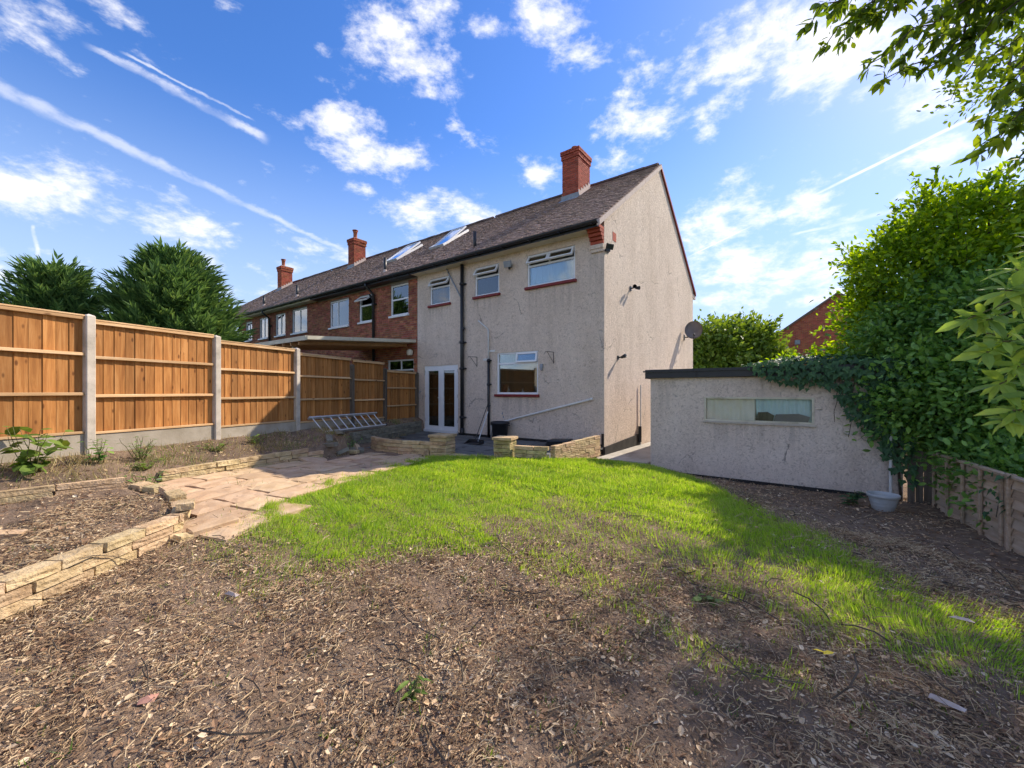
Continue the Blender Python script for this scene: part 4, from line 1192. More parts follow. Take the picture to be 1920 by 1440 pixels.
block_wall(wl, [(-4.78,5.10),(-5.12,4.74),(-5.44,4.36),(-6.1,3.2)], .50, 2, .07, .09, lens=(.5,.7), jit=1.5)
wl = thing('block_wall', 'two course yellow block wall between the buff path and the fence bed', 'wall')
block_wall(wl, [(-4.95,5.80),(-4.58,6.67),(-4.18,7.68),(-3.84,8.35)], .445, 3, .078, .11, lens=(.24,.40), jit=1.8, skip=lambda k, s: k == 0 and s > 2.45)
def rubble(pts, label):
    t = thing('rubble_heap', label, 'rubble', (float(pts[0][0]), float(pts[0][1]), 0))
    for (x, y) in pts:
        z = float(H(np.array([x]), np.array([y]))[0])
        link('block', blk('block_grey' if random.random() < .5 else 'block'), t, (x-pts[0][0], y-pts[0][1], z+random.uniform(.03,.09)),
             (random.gauss(0,.25), random.gauss(0,.2), random.uniform(0,3)), (random.uniform(.2,.36), .12, .07))
rubble([(-3.78,8.55),(-3.6,8.75),(-3.72,8.95),(-3.5,9.05),(-3.62,9.25),(-3.4,9.3),(-3.85,9.15),(-3.55,9.5),(-3.9,8.8)], 'heap of loose grey and yellow blocks at the far end of the buff path')
# loose bricks at the near end of the path
b = MB(); b.bbox(-.21,.21,-.08,.08,-.035,.04,.012); x, y = -3.02, 4.18
tag(b.build('loose_slab', M['slab'], None, False, (x, y, float(H(np.array([x]), np.array([y]))[0])+.05), (.03,-.08,.95)), 'loose pinkish slab lying at the end of the buff path by the lawn', 'slab')
for (x, y, rz, lab) in ((-3.12,3.98,1.3,'yellow block fragment under the loose pinkish slab'),(-4.35,3.55,.5,'pale block fragment lying among dead leaves, right of two'),(-4.85,3.5,.2,'pale block fragment lying among dead leaves, left of two')):
    z = float(H(np.array([x]), np.array([y]))[0])
    tag(link('block_fragment', blk('block'), None, (x, y, z+.02), (.1,.12,rz), (.22,.10,.055)), lab, 'block')
wl = thing('block_wall', 'dark stacked stone wall below the fence beside the glazed doors', 'wall')
pa = [tuple(FO+FD*s+FN*w) for s, w in ((8.35,.30),(6.6,.36),(4.9,.42))]
block_wall(wl, pa, lambda s: .58-.02*s, 5, .078, .12, 'block_grey', lens=(.3,.55), jit=1.6)
# patio walls with two piers
pw = thing('patio_wall', 'curved yellow patio wall and pier left of the patio step', 'wall')
block_wall(pw, [(-3.34,9.92),(-3.05,9.55),(-2.72,9.28),(-2.33,9.08),(-1.98,8.97),(-1.72,8.92)], .475, 5, .078, .11, 'block', lens=(.3,.5), jit=1.2)
pw2 = thing('patio_wall', 'mossy yellow patio wall and pier right of the patio step', 'wall')
block_wall(pw2, [(.06,8.30),(.72,8.06)], .47, 6, .078, .11, 'block_moss', lens=(.3,.45), capm='block')
block_wall(pw2, [(.80,8.12),(2.04,9.76)], lambda s: .475+.02*s, 6, .078, .11, 'block', lens=(.3,.5))
def pier(par, x, y, ztop, w, mname, an):
    for k in range(8):
        for q in range(2):
            s = (q-.5)*w*.5
            if k % 2: dx, dy, sx, sy = s, 0, w*.5-.006, w
            else: dx, dy, sx, sy = 0, s, w, w*.5-.006
            px, py = dx*math.cos(an)-dy*math.sin(an), dx*math.sin(an)+dy*math.cos(an)
            link('block', blk(mname), par, (x+px, y+py, ztop-.06-.078*(k+.5)), (0,0,an+random.gauss(0,.01)), (sx, sy, .071))
    c = MB(); c.bbox(-w/2-.03, w/2+.03, -w/2-.03, w/2+.03, -.058, 0, .008); c.build('pier_cap', M['block'], par, False, (x, y, ztop), (0,0,an))
pier(pw, -1.50, 8.93, .625, .40, 'block', -.37)
pier(pw2, -.14, 8.40, .63, .36, 'block_moss', -.37)
# patio paving
pt = bpy.data.objects.new('patio', None); COL.objects.link(pt); pt.location = hloc(0,0,0); pt.rotation_euler = (0,0,HOUSE_ROT)
tag(pt, 'dark slate paved patio along the house', 'patio', kind='structure')
SLB = []
def slab_mesh(mname):
    L = []
    for s in range(6):
        r = random.Random(s+3)
        n = 5; vs = []; fs = []
        for j in range(n):
            for i in range(n):
                ex = (i in (0, n-1)); ey = (j in (0, n-1))
                x = i/(n-1)-.5; y = j/(n-1)-.5
                vs.append((x*(1 if not ex else .985)+r.uniform(-.012,.012), y*(1 if not ey else .985)+r.uniform(-.012,.012), .5+r.uniform(-.16,.16)-(.22 if ex or ey else 0)))
        for j in range(n-1):
            for i in range(n-1): fs.append((j*n+i, j*n+i+1, (j+1)*n+i+1, (j+1)*n+i))
        ring = [i for i in range(n)]+[j*n+n-1 for j in range(1, n)]+[(n-1)*n+i for i in range(n-2, -1, -1)]+[j*n for j in range(n-2, 0, -1)]
        base = len(vs)
        for q in ring: vs.append((vs[q][0], vs[q][1], -.5))
        m_ = len(ring)
        for q in range(m_): fs.append((ring[q], base+q, base+(q+1) % m_, ring[(q+1) % m_]))
        mb = MB(); mb.add(vs, fs); L.append(mb.mesh('slab', M[mname]))
    return L
SLATE = slab_mesh('slate'); BUFF = slab_mesh('slab')
y = -.02; row = 0
while y > -3.9:
    d = random.choice((.45, .6, .45)); x = -6.75+random.choice((0, .3)) - .6*(row % 2)*.5
    while x < 0:
        l = random.choice((.6, .75, .9, .6)); cx_, cy_ = x+l/2, y-d/2
        w_ = hloc(cx_, cy_)
        if poly_in(np.array([w_[0]]), np.array([w_[1]]), PATIO)[0] and poly_dist(np.array([w_[0]]), np.array([w_[1]]), PATIO)[0] > .1 and cx_ < -.1:
            fw = (np.array(w_[:2])-FO)@FN
            if fw > .55 or cy_ > -1:
                link('slab', random.choice(SLATE), pt, (cx_, cy_, .18+random.gauss(0,.002)), (random.gauss(0,.004), random.gauss(0,.004), 0), (l-.012, d-.012, .05))
        x += l
    y -= d; row += 1
stp = thing('patio_step', 'flat yellow kerb step between the two patio piers', 'step', (-.80,8.64,0), -.37)
for k in range(3):
    link('block', blk('block'), stp, (-.36+k*.36, 0, .165), (0,0,random.gauss(0,.01)), (.35,.24,.09))
# buff path, slabs laid parallel to the fence
pth = bpy.data.objects.new('path', None); COL.objects.link(pth)
tag(pth, 'buff slab path from the patio to the leaf filled bed', 'path', kind='structure')
PATH = [(-3.2,4.25),(-3.5,4.45),(-3.95,4.85),(-4.55,5.15),(-4.78,5.8),(-4.4,6.67),(-4.05,7.7),(-3.6,8.5),(-3.2,9.3),(-2.6,9.0),(-1.9,8.75),(-1.72,8.2),(-2.2,7.2),(-2.4,6.2),(-2.6,5.2),(-2.7,4.3)]
def slope_rot(c, an, rg):
    """lie on the slope of the ground"""
    e = .2
    q = H(np.array([c[0]+e, c[0]-e, c[0], c[0]]), np.array([c[1], c[1], c[1]+e, c[1]-e]), rough=False)
    g = Vector((-(q[0]-q[1])/(2*e), -(q[2]-q[3])/(2*e), 1)).normalized()
    g = (g*.9 + Vector((rg.gauss(0,.006), rg.gauss(0,.006), .1))).normalized()
    return (Vector((0,0,1)).rotation_difference(g).to_matrix() @ Matrix.Rotation(an, 3, 'Z')).to_euler()
v = .75
rng2 = random.Random(11)
for wv in (.42,.45,.42,.45,.42,.45,.42,.45):
    u = -2.2+rng2.uniform(0, .3)
    while u < 4.2:
        l = rng2.choice((.6,.6,.45,.75))
        c = FO+FD*(u+l/2)+FN*(v+wv/2)
        cc = np.array([c[0]]), np.array([c[1]])
        ins = poly_in(*cc, PATH)[0]
        if ins or poly_dist(*cc, PATH)[0] < .12:
            hh = float(H(*cc, rough=False)[0])
            if (c-FO)@FN > np.interp((c-FO)@FD, WB_A, WB_W)+.15:
                link('slab', rng2.choice(BUFF), pth, (c[0], c[1], hh+.008+rng2.gauss(0,.004)), slope_rot(c, FROT+rng2.gauss(0,.008), rng2), (l-.014, wv-.014, .05))
        u += l
    v += wv
# concrete path in the passage
b = MB(); pr = [(.04,-.62),(1.22,-.52),(1.24,9.0),(.04,9.0)]
b.prism(pr, .10, 'z', -.085)
o = b.build('pavement', M['path_conc'], None, False, hloc(0,0,0), (0,0,HOUSE_ROT)); tag(o, 'concrete path in the passage beside the gable', 'path', kind='structure')

# ================================================================ small things on and round the house
def at_house(lx, ly, z): return hloc(lx, ly, z)
# satellite dish
ds = thing('satellite_dish', 'dark satellite dish on the far end of the gable wall', 'satellite dish', hloc(0,7.35,3.62), HOUSE_ROT)
b = MB(); b.tube([(0,0,0),(.22,0,.0),(.30,-.02,.05),(.30,-.02,.20)], .022, 8); b.box(.0,.015,-.07,.07,-.10,.10); b.build('bracket', M['black'], ds)
b = MB(); prof = [(.34*math.sin(t), .10*(1-math.cos(t))*2) for t in np.linspace(0, math.pi/2, 7)]
b.lathe([(r_*.98, h) for r_, h in prof], n=28); b.lathe([(r_, h-.012) for r_, h in prof][::-1], n=28); 
dd = b.build('reflector', M['dish'], ds, True, (.36,-.06,.16), Euler((math.radians(66),0,math.radians(12))))
dd.scale = (.92,1.12,1)
b = MB(); b.tube([(.34,-.10,-.16),(.48,-.5,-.02)], .012, 6); b.build('feed_arm', M['black'], ds)
b = MB(); b.lathe([(0,0),(.03,0),(.035,.05),(.02,.09),(0,.09)], (0,0,0), 10); b.build('receiver', M['black'], ds, True, (.48,-.5,-.02), (math.radians(60),0,0))
# lights and cameras on the walls
def spot(name, label, loc, rot, mname='black', sz=1.0, cat='light'):
    t = thing(name, label, cat, loc, rot)
    b = MB(); b.box(.0,.02*sz,-.05*sz,.05*sz,-.06*sz,.06*sz); b.tube([(.02*sz,0,0),(.10*sz,0,.01*sz)], .018*sz, 8); b.build('bracket', M[mname], t)
    for s in (-1, 1):
        b = MB(); b.lathe([(0,-.02*sz),(.035*sz,-.01*sz),(.055*sz,.10*sz),(.05*sz,.10*sz),(.03*sz,.03*sz)], n=12)
        b.build('lamp_head', M[mname], t, True, (.13*sz, s*.085*sz, .02*sz), (math.radians(100), 0, math.radians(60+s*25)))
    return t
spot('security_light', 'black twin security lamp half way up the gable wall', hloc(.0,1.72,4.38), HOUSE_ROT)
t = thing('wall_light', 'small black cone light low on the gable near the corner', 'light', hloc(0,.84,2.42), HOUSE_ROT)
b = MB(); b.box(0,.02,-.04,.04,-.05,.05); b.tube([(.02,0,0),(.12,0,.02)], .018, 8); b.build('bracket', M['black'], t)
b = MB(); b.lathe([(0,-.10),(.03,-.09),(.06,.05),(.05,.05),(.0,.0)], n=12); b.build('lamp_head', M['black'], t, True, (.17,.0,.03), (math.radians(70),0,math.radians(90)))
t = thing('security_camera', 'black floodlight camera at the top corner of the gable', 'camera', hloc(.0,.20,5.02), HOUSE_ROT)
b = MB(); b.box(0,.02,-.05,.05,-.06,.06); b.tube([(.02,0,0),(.10,-.03,.02)], .02, 8); b.build('bracket', M['black'], t)
b = MB(); b.bbox(.08,.14,-.14,.06,.02,.16,.01); b.build('floodlight', M['black'], t, False, None, (0,.35,-.5))
b = MB(); b.bbox(.08,.16,-.16,-.03,-.07,-.005,.01); b.build('camera_body', M['black'], t, False, None, (0,.1,-.5))
t = thing('floodlight', 'grey security floodlight under the eaves between two upper windows', 'light', hloc(-2.83,0,5.10), HOUSE_ROT)
b = MB(); b.box(-.05,.05,-.02,0,-.05,.05); b.tube([(0,-.02,0),(0,-.10,.0)], .02, 8); b.build('bracket', M['lead'], t)
b = MB(); b.bbox(-.13,.09,-.20,-.10,-.02,.15,.012); b.build('lamp_head', M['lead'], t, False, None, (.35,0,.2))
b = MB(); b.lathe([(0,0),(.03,0),(.035,.05),(0,.07)], n=10); b.build('sensor', M['black'], t, True, (.03,-.11,-.13))
def bracket(label, lx, lz, flip):
    t = thing('hanging_bracket', label, 'bracket', hloc(lx,0,lz), HOUSE_ROT)
    b = MB(); b.tube([(0,-.008,-.14),(0,-.008,.16)], .008, 5); b.tube([(0,-.01,.16),(.04*flip,-.34,.155),(.05*flip,-.36,.10)], .008, 5); b.build('arm', M['black'], t)
    b = MB(); b.tube([(0,-.01,-.12),(.03*flip,-.27,.15)], .006, 5); b.build('brace', M['black'], t)
bracket('thin black hanging basket bracket right of the kitchen window', -1.42, 2.42, -1)
bracket('thin black hanging basket bracket by the drainpipe left of the kitchen window', -4.1, 2.42, -1)
b = MB(); b.bbox(-.045,.045,-.07,0,-.06,.06,.01); b.lathe([(.03,0),(.035,-.04),(.0,-.06)], (0,-.035,-.06), 10)
tag(b.build('wall_box', M['lead'], None, False, hloc(-1.78,0,2.22), (0,0,HOUSE_ROT)), 'small grey box on the wall at the right edge of the kitchen window', 'box')
# black bin on the patio
t = thing('plastic_tub', 'black plastic tub standing on the patio under the kitchen window', 'bin', hloc(-2.95,-.34,.205), HOUSE_ROT)
b = MB(); b.lathe([(0,0),(.19,0),(.20,.02),(.235,.42),(.26,.43),(.265,.50),(.245,.505),(.235,.46),(.19,.03),(0,.03)], n=28); b.build('tub', M['black'], t, True)
b = MB(); b.lathe([(.266,.445),(.275,.45),(.275,.47),(.266,.475)], n=28); b.build('rim', M['black'], t, True)
for s in (-1, 1):
    b = MB(); b.tube([(s*.25,-.07,.40),(s*.295,-.06,.405),(s*.295,.06,.405),(s*.25,.07,.40)], .012, 6); b.build('handle', M['black'], t)
# dustpan and broom
dp = ground_pt = hloc(-2.95,-1.55,.207)
t = thing('long_handled_dustpan', 'black long handled dustpan lying open on the patio', 'dustpan', hloc(-2.93,-1.45,.207), HOUSE_ROT+.2)
b = MB()
b.add([(-.20,-.16,0),(.20,-.16,0),(.22,.14,0),(-.22,.14,0),(-.20,-.16,.012),(.20,-.16,.012),(.22,.14,.10),(-.22,.14,.10),(-.19,-.15,.016),(.19,-.15,.016),(.20,.12,.02),(-.20,.12,.02),(.205,.12,.10),(-.205,.12,.10)],
      [(0,3,2,1),(0,1,5,4),(1,2,6,5),(2,3,7,6),(3,0,4,7),(8,9,10,11),(10,12,13,11),(6,7,13,12),(5,6,12,10),(5,10,9),(4,11,13),(4,13,7),(4,8,11),(4,5,9,8)])
b.build('pan', M['black'], t)
b = MB(); b.tube([(.06,.12,.05),(.16,.50,.86),(.17,.52,.90)], .011, 6); b.build('handle', M['alu'], t)
b = MB(); b.tube([(.155,.48,.80),(.18,.545,.98)], .018, 8); b.build('grip', M['black'], t)
t = thing('broom', 'thin dark handled broom leaning with the dustpan on the patio', 'broom', hloc(-3.02,-1.22,.207), HOUSE_ROT)
b = MB(); b.tube([(-.06,.0,.07),(.11,.36,1.10)], .011, 6); b.build('handle', M['black'], t)
b = MB(); b.bbox(-.14,.04,-.025,.035,.05,.09,.006); b.build('head', M['black'], t)
b = MB()
for k in range(26): 
    x = -.13+.16*k/25; b.tube([(x,.005,.05),(x+random.uniform(-.012,.012),.005+random.uniform(-.02,.02),.0)], .004, 4)
b.build('bristles', M['old_wood'], t)
# dark cushion on the patio behind the wall
t = thing('doormat', 'folded black mat on the patio behind the right hand patio wall', 'mat', hloc(-1.0,-.42,.205), HOUSE_ROT+.1)
b = MB(); b.bbox(-.30,.30,-.20,.20,0,.07,.02); b.build('lower_fold', M['black'], t)
b = MB(); b.bbox(-.28,.31,-.19,.18,.072,.15,.03); b.build('upper_fold', M['black'], t, False, None, (.04,-.05,.05))
# ladder against the fence
A = FO+FD*3.85+FN*.42; 
lad = thing('ladder', 'aluminium ladder section lying on its side against the fence', 'ladder', (float(A[0]), float(A[1]), .60), FROT)
L = 2.45
for i, (y0_, z0_) in enumerate(((-.02, .0), (.30, .33))):
    b = MB(); b.obox((L/2, y0_, z0_), (L/2,0,-.005), (0,.012,.012), (0,-.024,.024)); b.build('stile', M['alu'], lad)
for k in range(9):
    x = .13+k*(L-.26)/8
    b = MB(); b.tube([(x, -.02, .0), (x-.02, .30, .33)], .013, 8); b.build('rung', M['alu'], lad)
for x in (.0, L):
    b = MB(); b.obox((x,-.02,.0), (.02,0,0), (0,.017,.017), (0,-.03,.03)); b.build('end_cap', M['black'], lad)
# plant pot
pz = float(H(np.array([5.36]), np.array([5.96]))[0])
t = thing('plant_pot', 'pale grey plastic plant pot on the soil by the shed', 'plant pot', (5.36,5.96,pz-.005), 0)
t.scale = (.82,.82,.82)
b = MB(); b.lathe([(0,0),(.14,0),(.15,.015),(.205,.225),(.205,.235),(.225,.24),(.23,.29),(.222,.295),(.21,.285),(.195,.235),(.145,.03),(0,.03)], n=32); b.build('tub', M['pot'], t, True)
b = MB(); b.lathe([(0,.22),(.19,.215)], n=24); b.build('compost', M['soil'], t)
for z in (.10,.16):
    b = MB(); r_ = .15+.055*(z-.015)/.21; b.lathe([(r_,z-.006),(r_+.006,z),(r_+.002,z+.006)], n=32); b.build('rib', M['pot'], t, True)

# ================================================================ brick house beyond the shed
fa = math.atan2(18.6-0, 29)   # faces the garden
bh = thing('brick_house', 'red brick gable of a house beyond the shed, half hidden by trees', 'house', (18.35,29,0), -.52)
b = MB(); b.add([(0,0,-.4),(7.2,0,-.4),(7.2,0,5.35),(3.6,0,8.0),(0,0,5.35)], [(0,1,2,3,4)]); b.add([(0,9,-.4),(7.2,9,-.4),(7.2,9,5.35),(3.6,9,8.0),(0,9,5.35)], [(4,3,2,1,0)])
b.add([(7.2,0,-.4),(7.2,9,-.4),(7.2,9,5.35),(7.2,0,5.35)], [(0,1,2,3)]); wl_ = b.build('wall', M['mortar'], bh)
v_, f_ = brick_field(0, 7.2, 2.0, 8.0, [], seed=60, clipf=lambda x, z: z < 5.35+2.65*(1-abs(x-3.6)/3.6)-.02)
tag(link('brickwork', npmesh('brickwork', v_, f_, M['chimney_brick']), wl_), kind='stuff')
b = MB(); b.add([(0,0,-.4),(0,9,-.4),(0,9,5.35),(0,0,5.35)], [(3,2,1,0)]); b.box(-.55,-.002,.1,8.9,4.2,4.55); b.box(-.5,-.01,.3,8.7,2.6,4.2); b.build('white_side', M['white_paint'], bh)
for s in (0, 1):
    x0, x1 = (-.35, 3.6) if s == 0 else (7.55, 3.6)
    b = MB(); z0 = 5.35-.35*2.65/3.6+.08
    b.add([(x0,-.15,z0),(x1,-.15,8.09),(x1,9.1,8.09),(x0,9.1,z0),(x0,-.15,z0-.14),(x1,-.15,7.95),(x1,9.1,7.95),(x0,9.1,z0-.14)],
          [(0,1,2,3),(4,7,6,5),(0,4,5,1),(1,5,6,2),(2,6,7,3),(3,7,4,0)]); b.build('roof', M['ridge_tile'], bh)
b = MB(); b.box(1.25,1.55,-.05,-.012,4.75,5.05); b.build('air_vent', M['lead'], bh)
# ================================================================ foliage helpers
def unit(a): return a/np.maximum(np.linalg.norm(a, axis=1, keepdims=True), 1e-9)
T_RHOMB = (np.array([(0,0,0),(.42,.27,.07),(1,0,-.03),(.42,-.27,.07)]), np.array([(0,1,2),(0,2,3)]))
T_OVAL = (np.array([(0,0,0),(.25,.20,.05),(.65,.22,.05),(1,0,-.06),(.65,-.22,.05),(.25,-.20,.05)]), np.array([(0,1,5),(1,2,5),(2,4,5),(2,3,4)]))
T_LANCE = (np.array([(0,0,0),(.25,.12,.035),(.6,.13,.02),(1,0,-.10),(.6,-.13,.02),(.25,-.12,.035),(.25,0,0),(.6,0,-.02)]),
           np.array([(0,1,6),(1,2,7),(1,7,6),(2,3,7),(0,6,5),(5,6,7),(5,7,4),(4,7,3)]))
T_IVY = (np.array([(0,0,0),(-.06,.30,.05),(.22,.50,.02),(.42,.26,.07),(1,0,-.02),(.42,-.26,.07),(.22,-.50,.02),(-.06,-.30,.05),(.3,0,.0)]),
         np.array([(8,0,1),(8,1,2),(8,2,3),(8,3,4),(8,4,5),(8,5,6),(8,6,7),(8,7,0)]))
T_BLADE = (np.array([(0,.5,0),(0,-.5,0),(.55,.32,.06),(.55,-.32,.06),(1,0,.22)]), np.array([(0,1,3),(0,3,2),(2,3,4)]))
def leaf_arrays(P, A, N, size, T, width=None):
    """instances of a leaf template: P root, A direction, N face normal"""
    A = unit(A); N = N-(N*A).sum(1, keepdims=True)*A; N = unit(N); B = np.cross(N, A)
    tv, tf = T
    s = np.asarray(size).reshape(-1,1,1)*np.ones((len(P),1,1))
    w = s if width is None else np.asarray(width).reshape(-1,1,1)*np.ones((len(P),1,1))
    V = P[:,None,:] + tv[None,:,0:1]*s*A[:,None,:] + tv[None,:,1:2]*w*B[:,None,:] + tv[None,:,2:3]*s*N[:,None,:]
    k = len(tv)
    F = (np.arange(len(P))*k)[:,None,None] + tf[None]
    return V.reshape(-1,3), F.reshape(-1,3)
def rdir(n, r): return unit(r.normal(size=(n,3)))
def crown_points(ells, nclump, nleaf, spread, r, shell=.55, up=.25, flat=.7):
    """clumps of leaves spread through the outer part of a union of ellipsoids"""
    vol = np.array([e[1][0]*e[1][1]*e[1][2] for e in ells])**(2/3); vol = vol/vol.sum()
    idx = r.choice(len(ells), nclump, p=vol)
    C = np.array([e[0] for e in ells])[idx]; R = np.array([e[1] for e in ells])[idx]
    d = rdir(nclump, r); rad = shell+(1.06-shell)*r.random((nclump,1))**.6
    cc = C+d*R*rad
    cc = cc + r.normal(0, .06, cc.shape)*R.mean(1, keepdims=True)
    # drop clumps deep inside another ellipsoid
    keep = np.ones(nclump, bool)
    for e in ells:
        keep &= (((cc-np.array(e[0]))/np.array(e[1]))**2).sum(1) > (shell*.8)**2
    cc, d, C = cc[keep], d[keep], C[keep]
    n = len(cc)
    out = unit(d+np.array([0,0,up]))
    sp = spread*(.6+.8*r.random((n,1,1)))
    off = r.normal(0, 1, (n,nleaf,3))*sp*np.array([1,1,flat])
    P = (cc[:,None,:]+off).reshape(-1,3)
    O = np.repeat(out, nleaf, 0)
    A = unit(O*.5+r.normal(0,.55,(len(P),3))+np.array([0,0,-.05])+unit(off.reshape(-1,3))*.5)
    N = unit(O*.6+np.array([0,0,.55])+r.normal(0,.5,(len(P),3)))
    return P, A, N, cc, d
def limb(mb, p0, p1, r0, r1, sag=0.0, n=6, wob=.06, rr=random):
    p0, p1 = Vector(p0), Vector(p1); L = (p1-p0).length
    pts, rs = [], []
    for i in range(n+1):
        t = i/n; q = p0.lerp(p1, t)
        q.z += sag*4*t*(1-t)
        if 0 < i < n: q += Vector((rr.uniform(-1,1), rr.uniform(-1,1), rr.uniform(-1,1)))*wob*L*.5
        pts.append(q); rs.append(r0+(r1-r0)*t)
    mb.tube(pts, rs, 7)
    return pts
def leafy_tree(name, label, cat, base, height, ells, nclump, nleaf, spread, size, mname, seed, sprigs=0, splen=.5, T=T_OVAL, trunk_r=.12, forks=14, group=None, shell=.55, flat=.7, up=.25, bark='bark', twig_r=.012):
    r = np.random.default_rng(seed); rr = random.Random(seed)
    t = thing(name, label, cat, base, 0, group)
    bs = np.array(base)
    P, A, N, cc, d = crown_points([(np.array(e[0])-bs, np.array(e[1])) for e in ells], nclump, nleaf, spread, r, shell, up, flat)
    mb = MB()
    if sprigs:      # thin shoots standing out of the crown
        up_ = d[:,2] > -.1
        cand = np.where(up_)[0]
        P2, A2, N2 = [], [], []
        for q in r.choice(cand, sprigs):
            dv = d[q]*.8+np.array([0,0,.75])+r.normal(0,.3,3); dv /= np.linalg.norm(dv)
            Ls = splen*(.4+.8*r.random()); c0 = cc[q]-dv*.1
            bend = r.normal(0,.18,3)
            pts = [c0+dv*Ls*t_+bend*Ls*t_*t_ for t_ in np.linspace(0,1,6)]
            mb.tube([tuple(z_) for z_ in pts], [.006,.005,.0045,.004,.003,.002], 4)
            for t_ in np.linspace(.15,1,int(6+Ls*16)):
                base_ = c0+dv*Ls*t_+bend*Ls*t_*t_
                for _ in range(2):
                    P2.append(base_); A2.append(dv*.55+r.normal(0,.6,3)); N2.append(np.array([0,0,.7])+dv*.3+r.normal(0,.5,3))
        P = np.r_[P, P2]; A = np.r_[A, A2]; N = np.r_[N, N2]
    V, F = leaf_arrays(P, A, N, size*(.65+.7*r.random(len(P))), T)
    cr = link('crown', npmesh('crown', V, F, M[mname]), t); tag(cr, kind='stuff')
    top = np.mean([np.array(e[0])-bs for e in ells], 0)
    tp = limb(mb, (0,0,-.4), (top[0]*.6, top[1]*.6, top[2]*.75), trunk_r, trunk_r*.5, 0, 8, .04, rr)
    order = r.permutation(len(cc))[:forks]
    for q in order:
        k = rr.randint(3, len(tp)-1)
        pl = limb(mb, tp[k], cc[q], trunk_r*.35, twig_r, .05, 5, .10, rr)
    mb.build('trunk', M[bark], t, True)
    return t
def E_(x, y, d, r):      # crown lobe given by bearing (photo column, row) and distance
    return ((float((x-960)/774*d), float(d), float(CAM_Z+(733-y)/774*d)), (r if isinstance(r, tuple) else (r,r,r)))

# ---------------------------------------------------------------- conifers behind the fence
def conifer(label, base, height, rad, seed, ndir):
    r = np.random.default_rng(seed)
    t = thing('conifer_tree', label, 'tree', base, 0, 'conifers behind the fence')
    P, A, N, S = [], [], [], []
    for i in range(ndir):
        h = r.random()**.75
        z = height*(.06+.94*h)
        prof = rad*np.clip((1-h)**.72*1.1+.03, 0, 1)*(.72+.5*r.random())
        az = r.random()*2*np.pi
        L = prof
        o = np.array([np.cos(az), np.sin(az), 0])
        rise = .28+.75*h+.25*r.random()
        # main sprays along a branch: from well inside to the tip
        tip0 = np.array([0,0,z])
        for si, s in enumerate(np.linspace(.45, 1.0, 6)):
            p = tip0+o*L*s+np.array([0,0,L*rise*s*s*.55-.1])
            ax = unit((o+np.array([0,0,rise*s*.9])+r.normal(0,.22,3))[None])[0]
            side = np.cross(ax, [0,0,1]); side /= np.linalg.norm(side)+1e-9
            nrm = np.cross(side, ax)
            sl_ = height*.07*(1.25-.5*s)*(.8+.5*r.random())*(1.9 if si == 5 else 1.0)
            for k in range(7):
                f = k/6
                for sg in (-1, 1):
                    dv = ax*(.75+.3*f)+side*sg*(.75-.45*f)+nrm*r.normal(0,.25)
                    P.append(p+ax*sl_*(f*1.3-.4)); A.append(dv); N.append(nrm+r.normal(0,.35,3)); S.append(sl_*(.75-.25*f))
    P, A, N, S = map(np.array, (P, A, N, S))
    V, F = leaf_arrays(P, A, N, S, T_RHOMB, S*.42)
    tag(link('crown', npmesh('crown', V, F, M['conifer']), t), kind='stuff')
    # dark inner foliage: loose clumps filling the heart of the tree
    n = 9000
    h = r.random(n)**.8; az = r.random(n)*2*np.pi; q = rad*np.clip((1-h)**.62,0,1)*.80*np.sqrt(r.random(n))
    P = np.c_[q*np.cos(az), q*np.sin(az), height*(.05+.9*h)]
    V, F = leaf_arrays(P, rdir(n, r), rdir(n, r), height*.05*(.6+.6*r.random(n)), T_RHOMB)
    tag(link('inner_foliage', npmesh('inner_foliage', V, F, M['conifer']), t), kind='stuff')
    mb = MB(); mb.tube([(0,0,-.4),(0,0,height*.5),(0,0,height*.93)], [.2,.12,.02], 8)
    for k in range(26):
        a = k*2.4; z = height*(.1+.8*k/26); L = rad*(1-k/26)**.6*.8
        mb.tube([(0,0,z),(math.cos(a)*L*.5,math.sin(a)*L*.5,z+.15*L),(math.cos(a)*L,math.sin(a)*L,z+.45*L)], [.035,.02,.008], 5)
    mb.build('trunk', M['bark'], t)
conifer('shorter light green conifer behind the fence at the far left', (-15.7,14.2,-.4), 5.9, 1.5, 5, 760)
conifer('taller dark green conifer behind the fence left of the terrace', (-12.4,15.2,-.4), 6.5, 2.15, 6, 1150)

# ---------------------------------------------------------------- trees and shrubs on the right
leafy_tree('hedge_tree', 'tall yellow green leafy tree behind the shed, tallest on the right', 'tree', (7.35,6.9,-.2), 5,
    [E_(1735,535,7.3,(1.05,1.0,1.0)), E_(1810,450,7.1,(.85,.9,.8)), E_(1655,600,7.7,(.55,.65,.6)), E_(1690,495,7.4,(.62,.65,.55)), E_(1745,405,7.2,(.42,.45,.42)), E_(1850,415,7.0,(.45,.5,.4))],
    520, 46, .15, .095, 'tree_leaf', 21, T=T_OVAL, trunk_r=.10, forks=40, flat=.6, sprigs=110, splen=.6)
leafy_tree('hedge_tree', 'bright yellow green hedge tree at the right edge behind the dark shrubs', 'tree', (8.7,6.9,-.2), 5,
    [E_(1890,530,7.4,(1.0,1.0,.75)), E_(1970,510,7.5,(1.1,1.0,.8)), E_(1860,580,7.2,(.8,.8,.6))],
    420, 46, .17, .12, 'tree_leaf', 22, T=T_OVAL, trunk_r=.10, forks=24, flat=.6, sprigs=40, splen=.5)
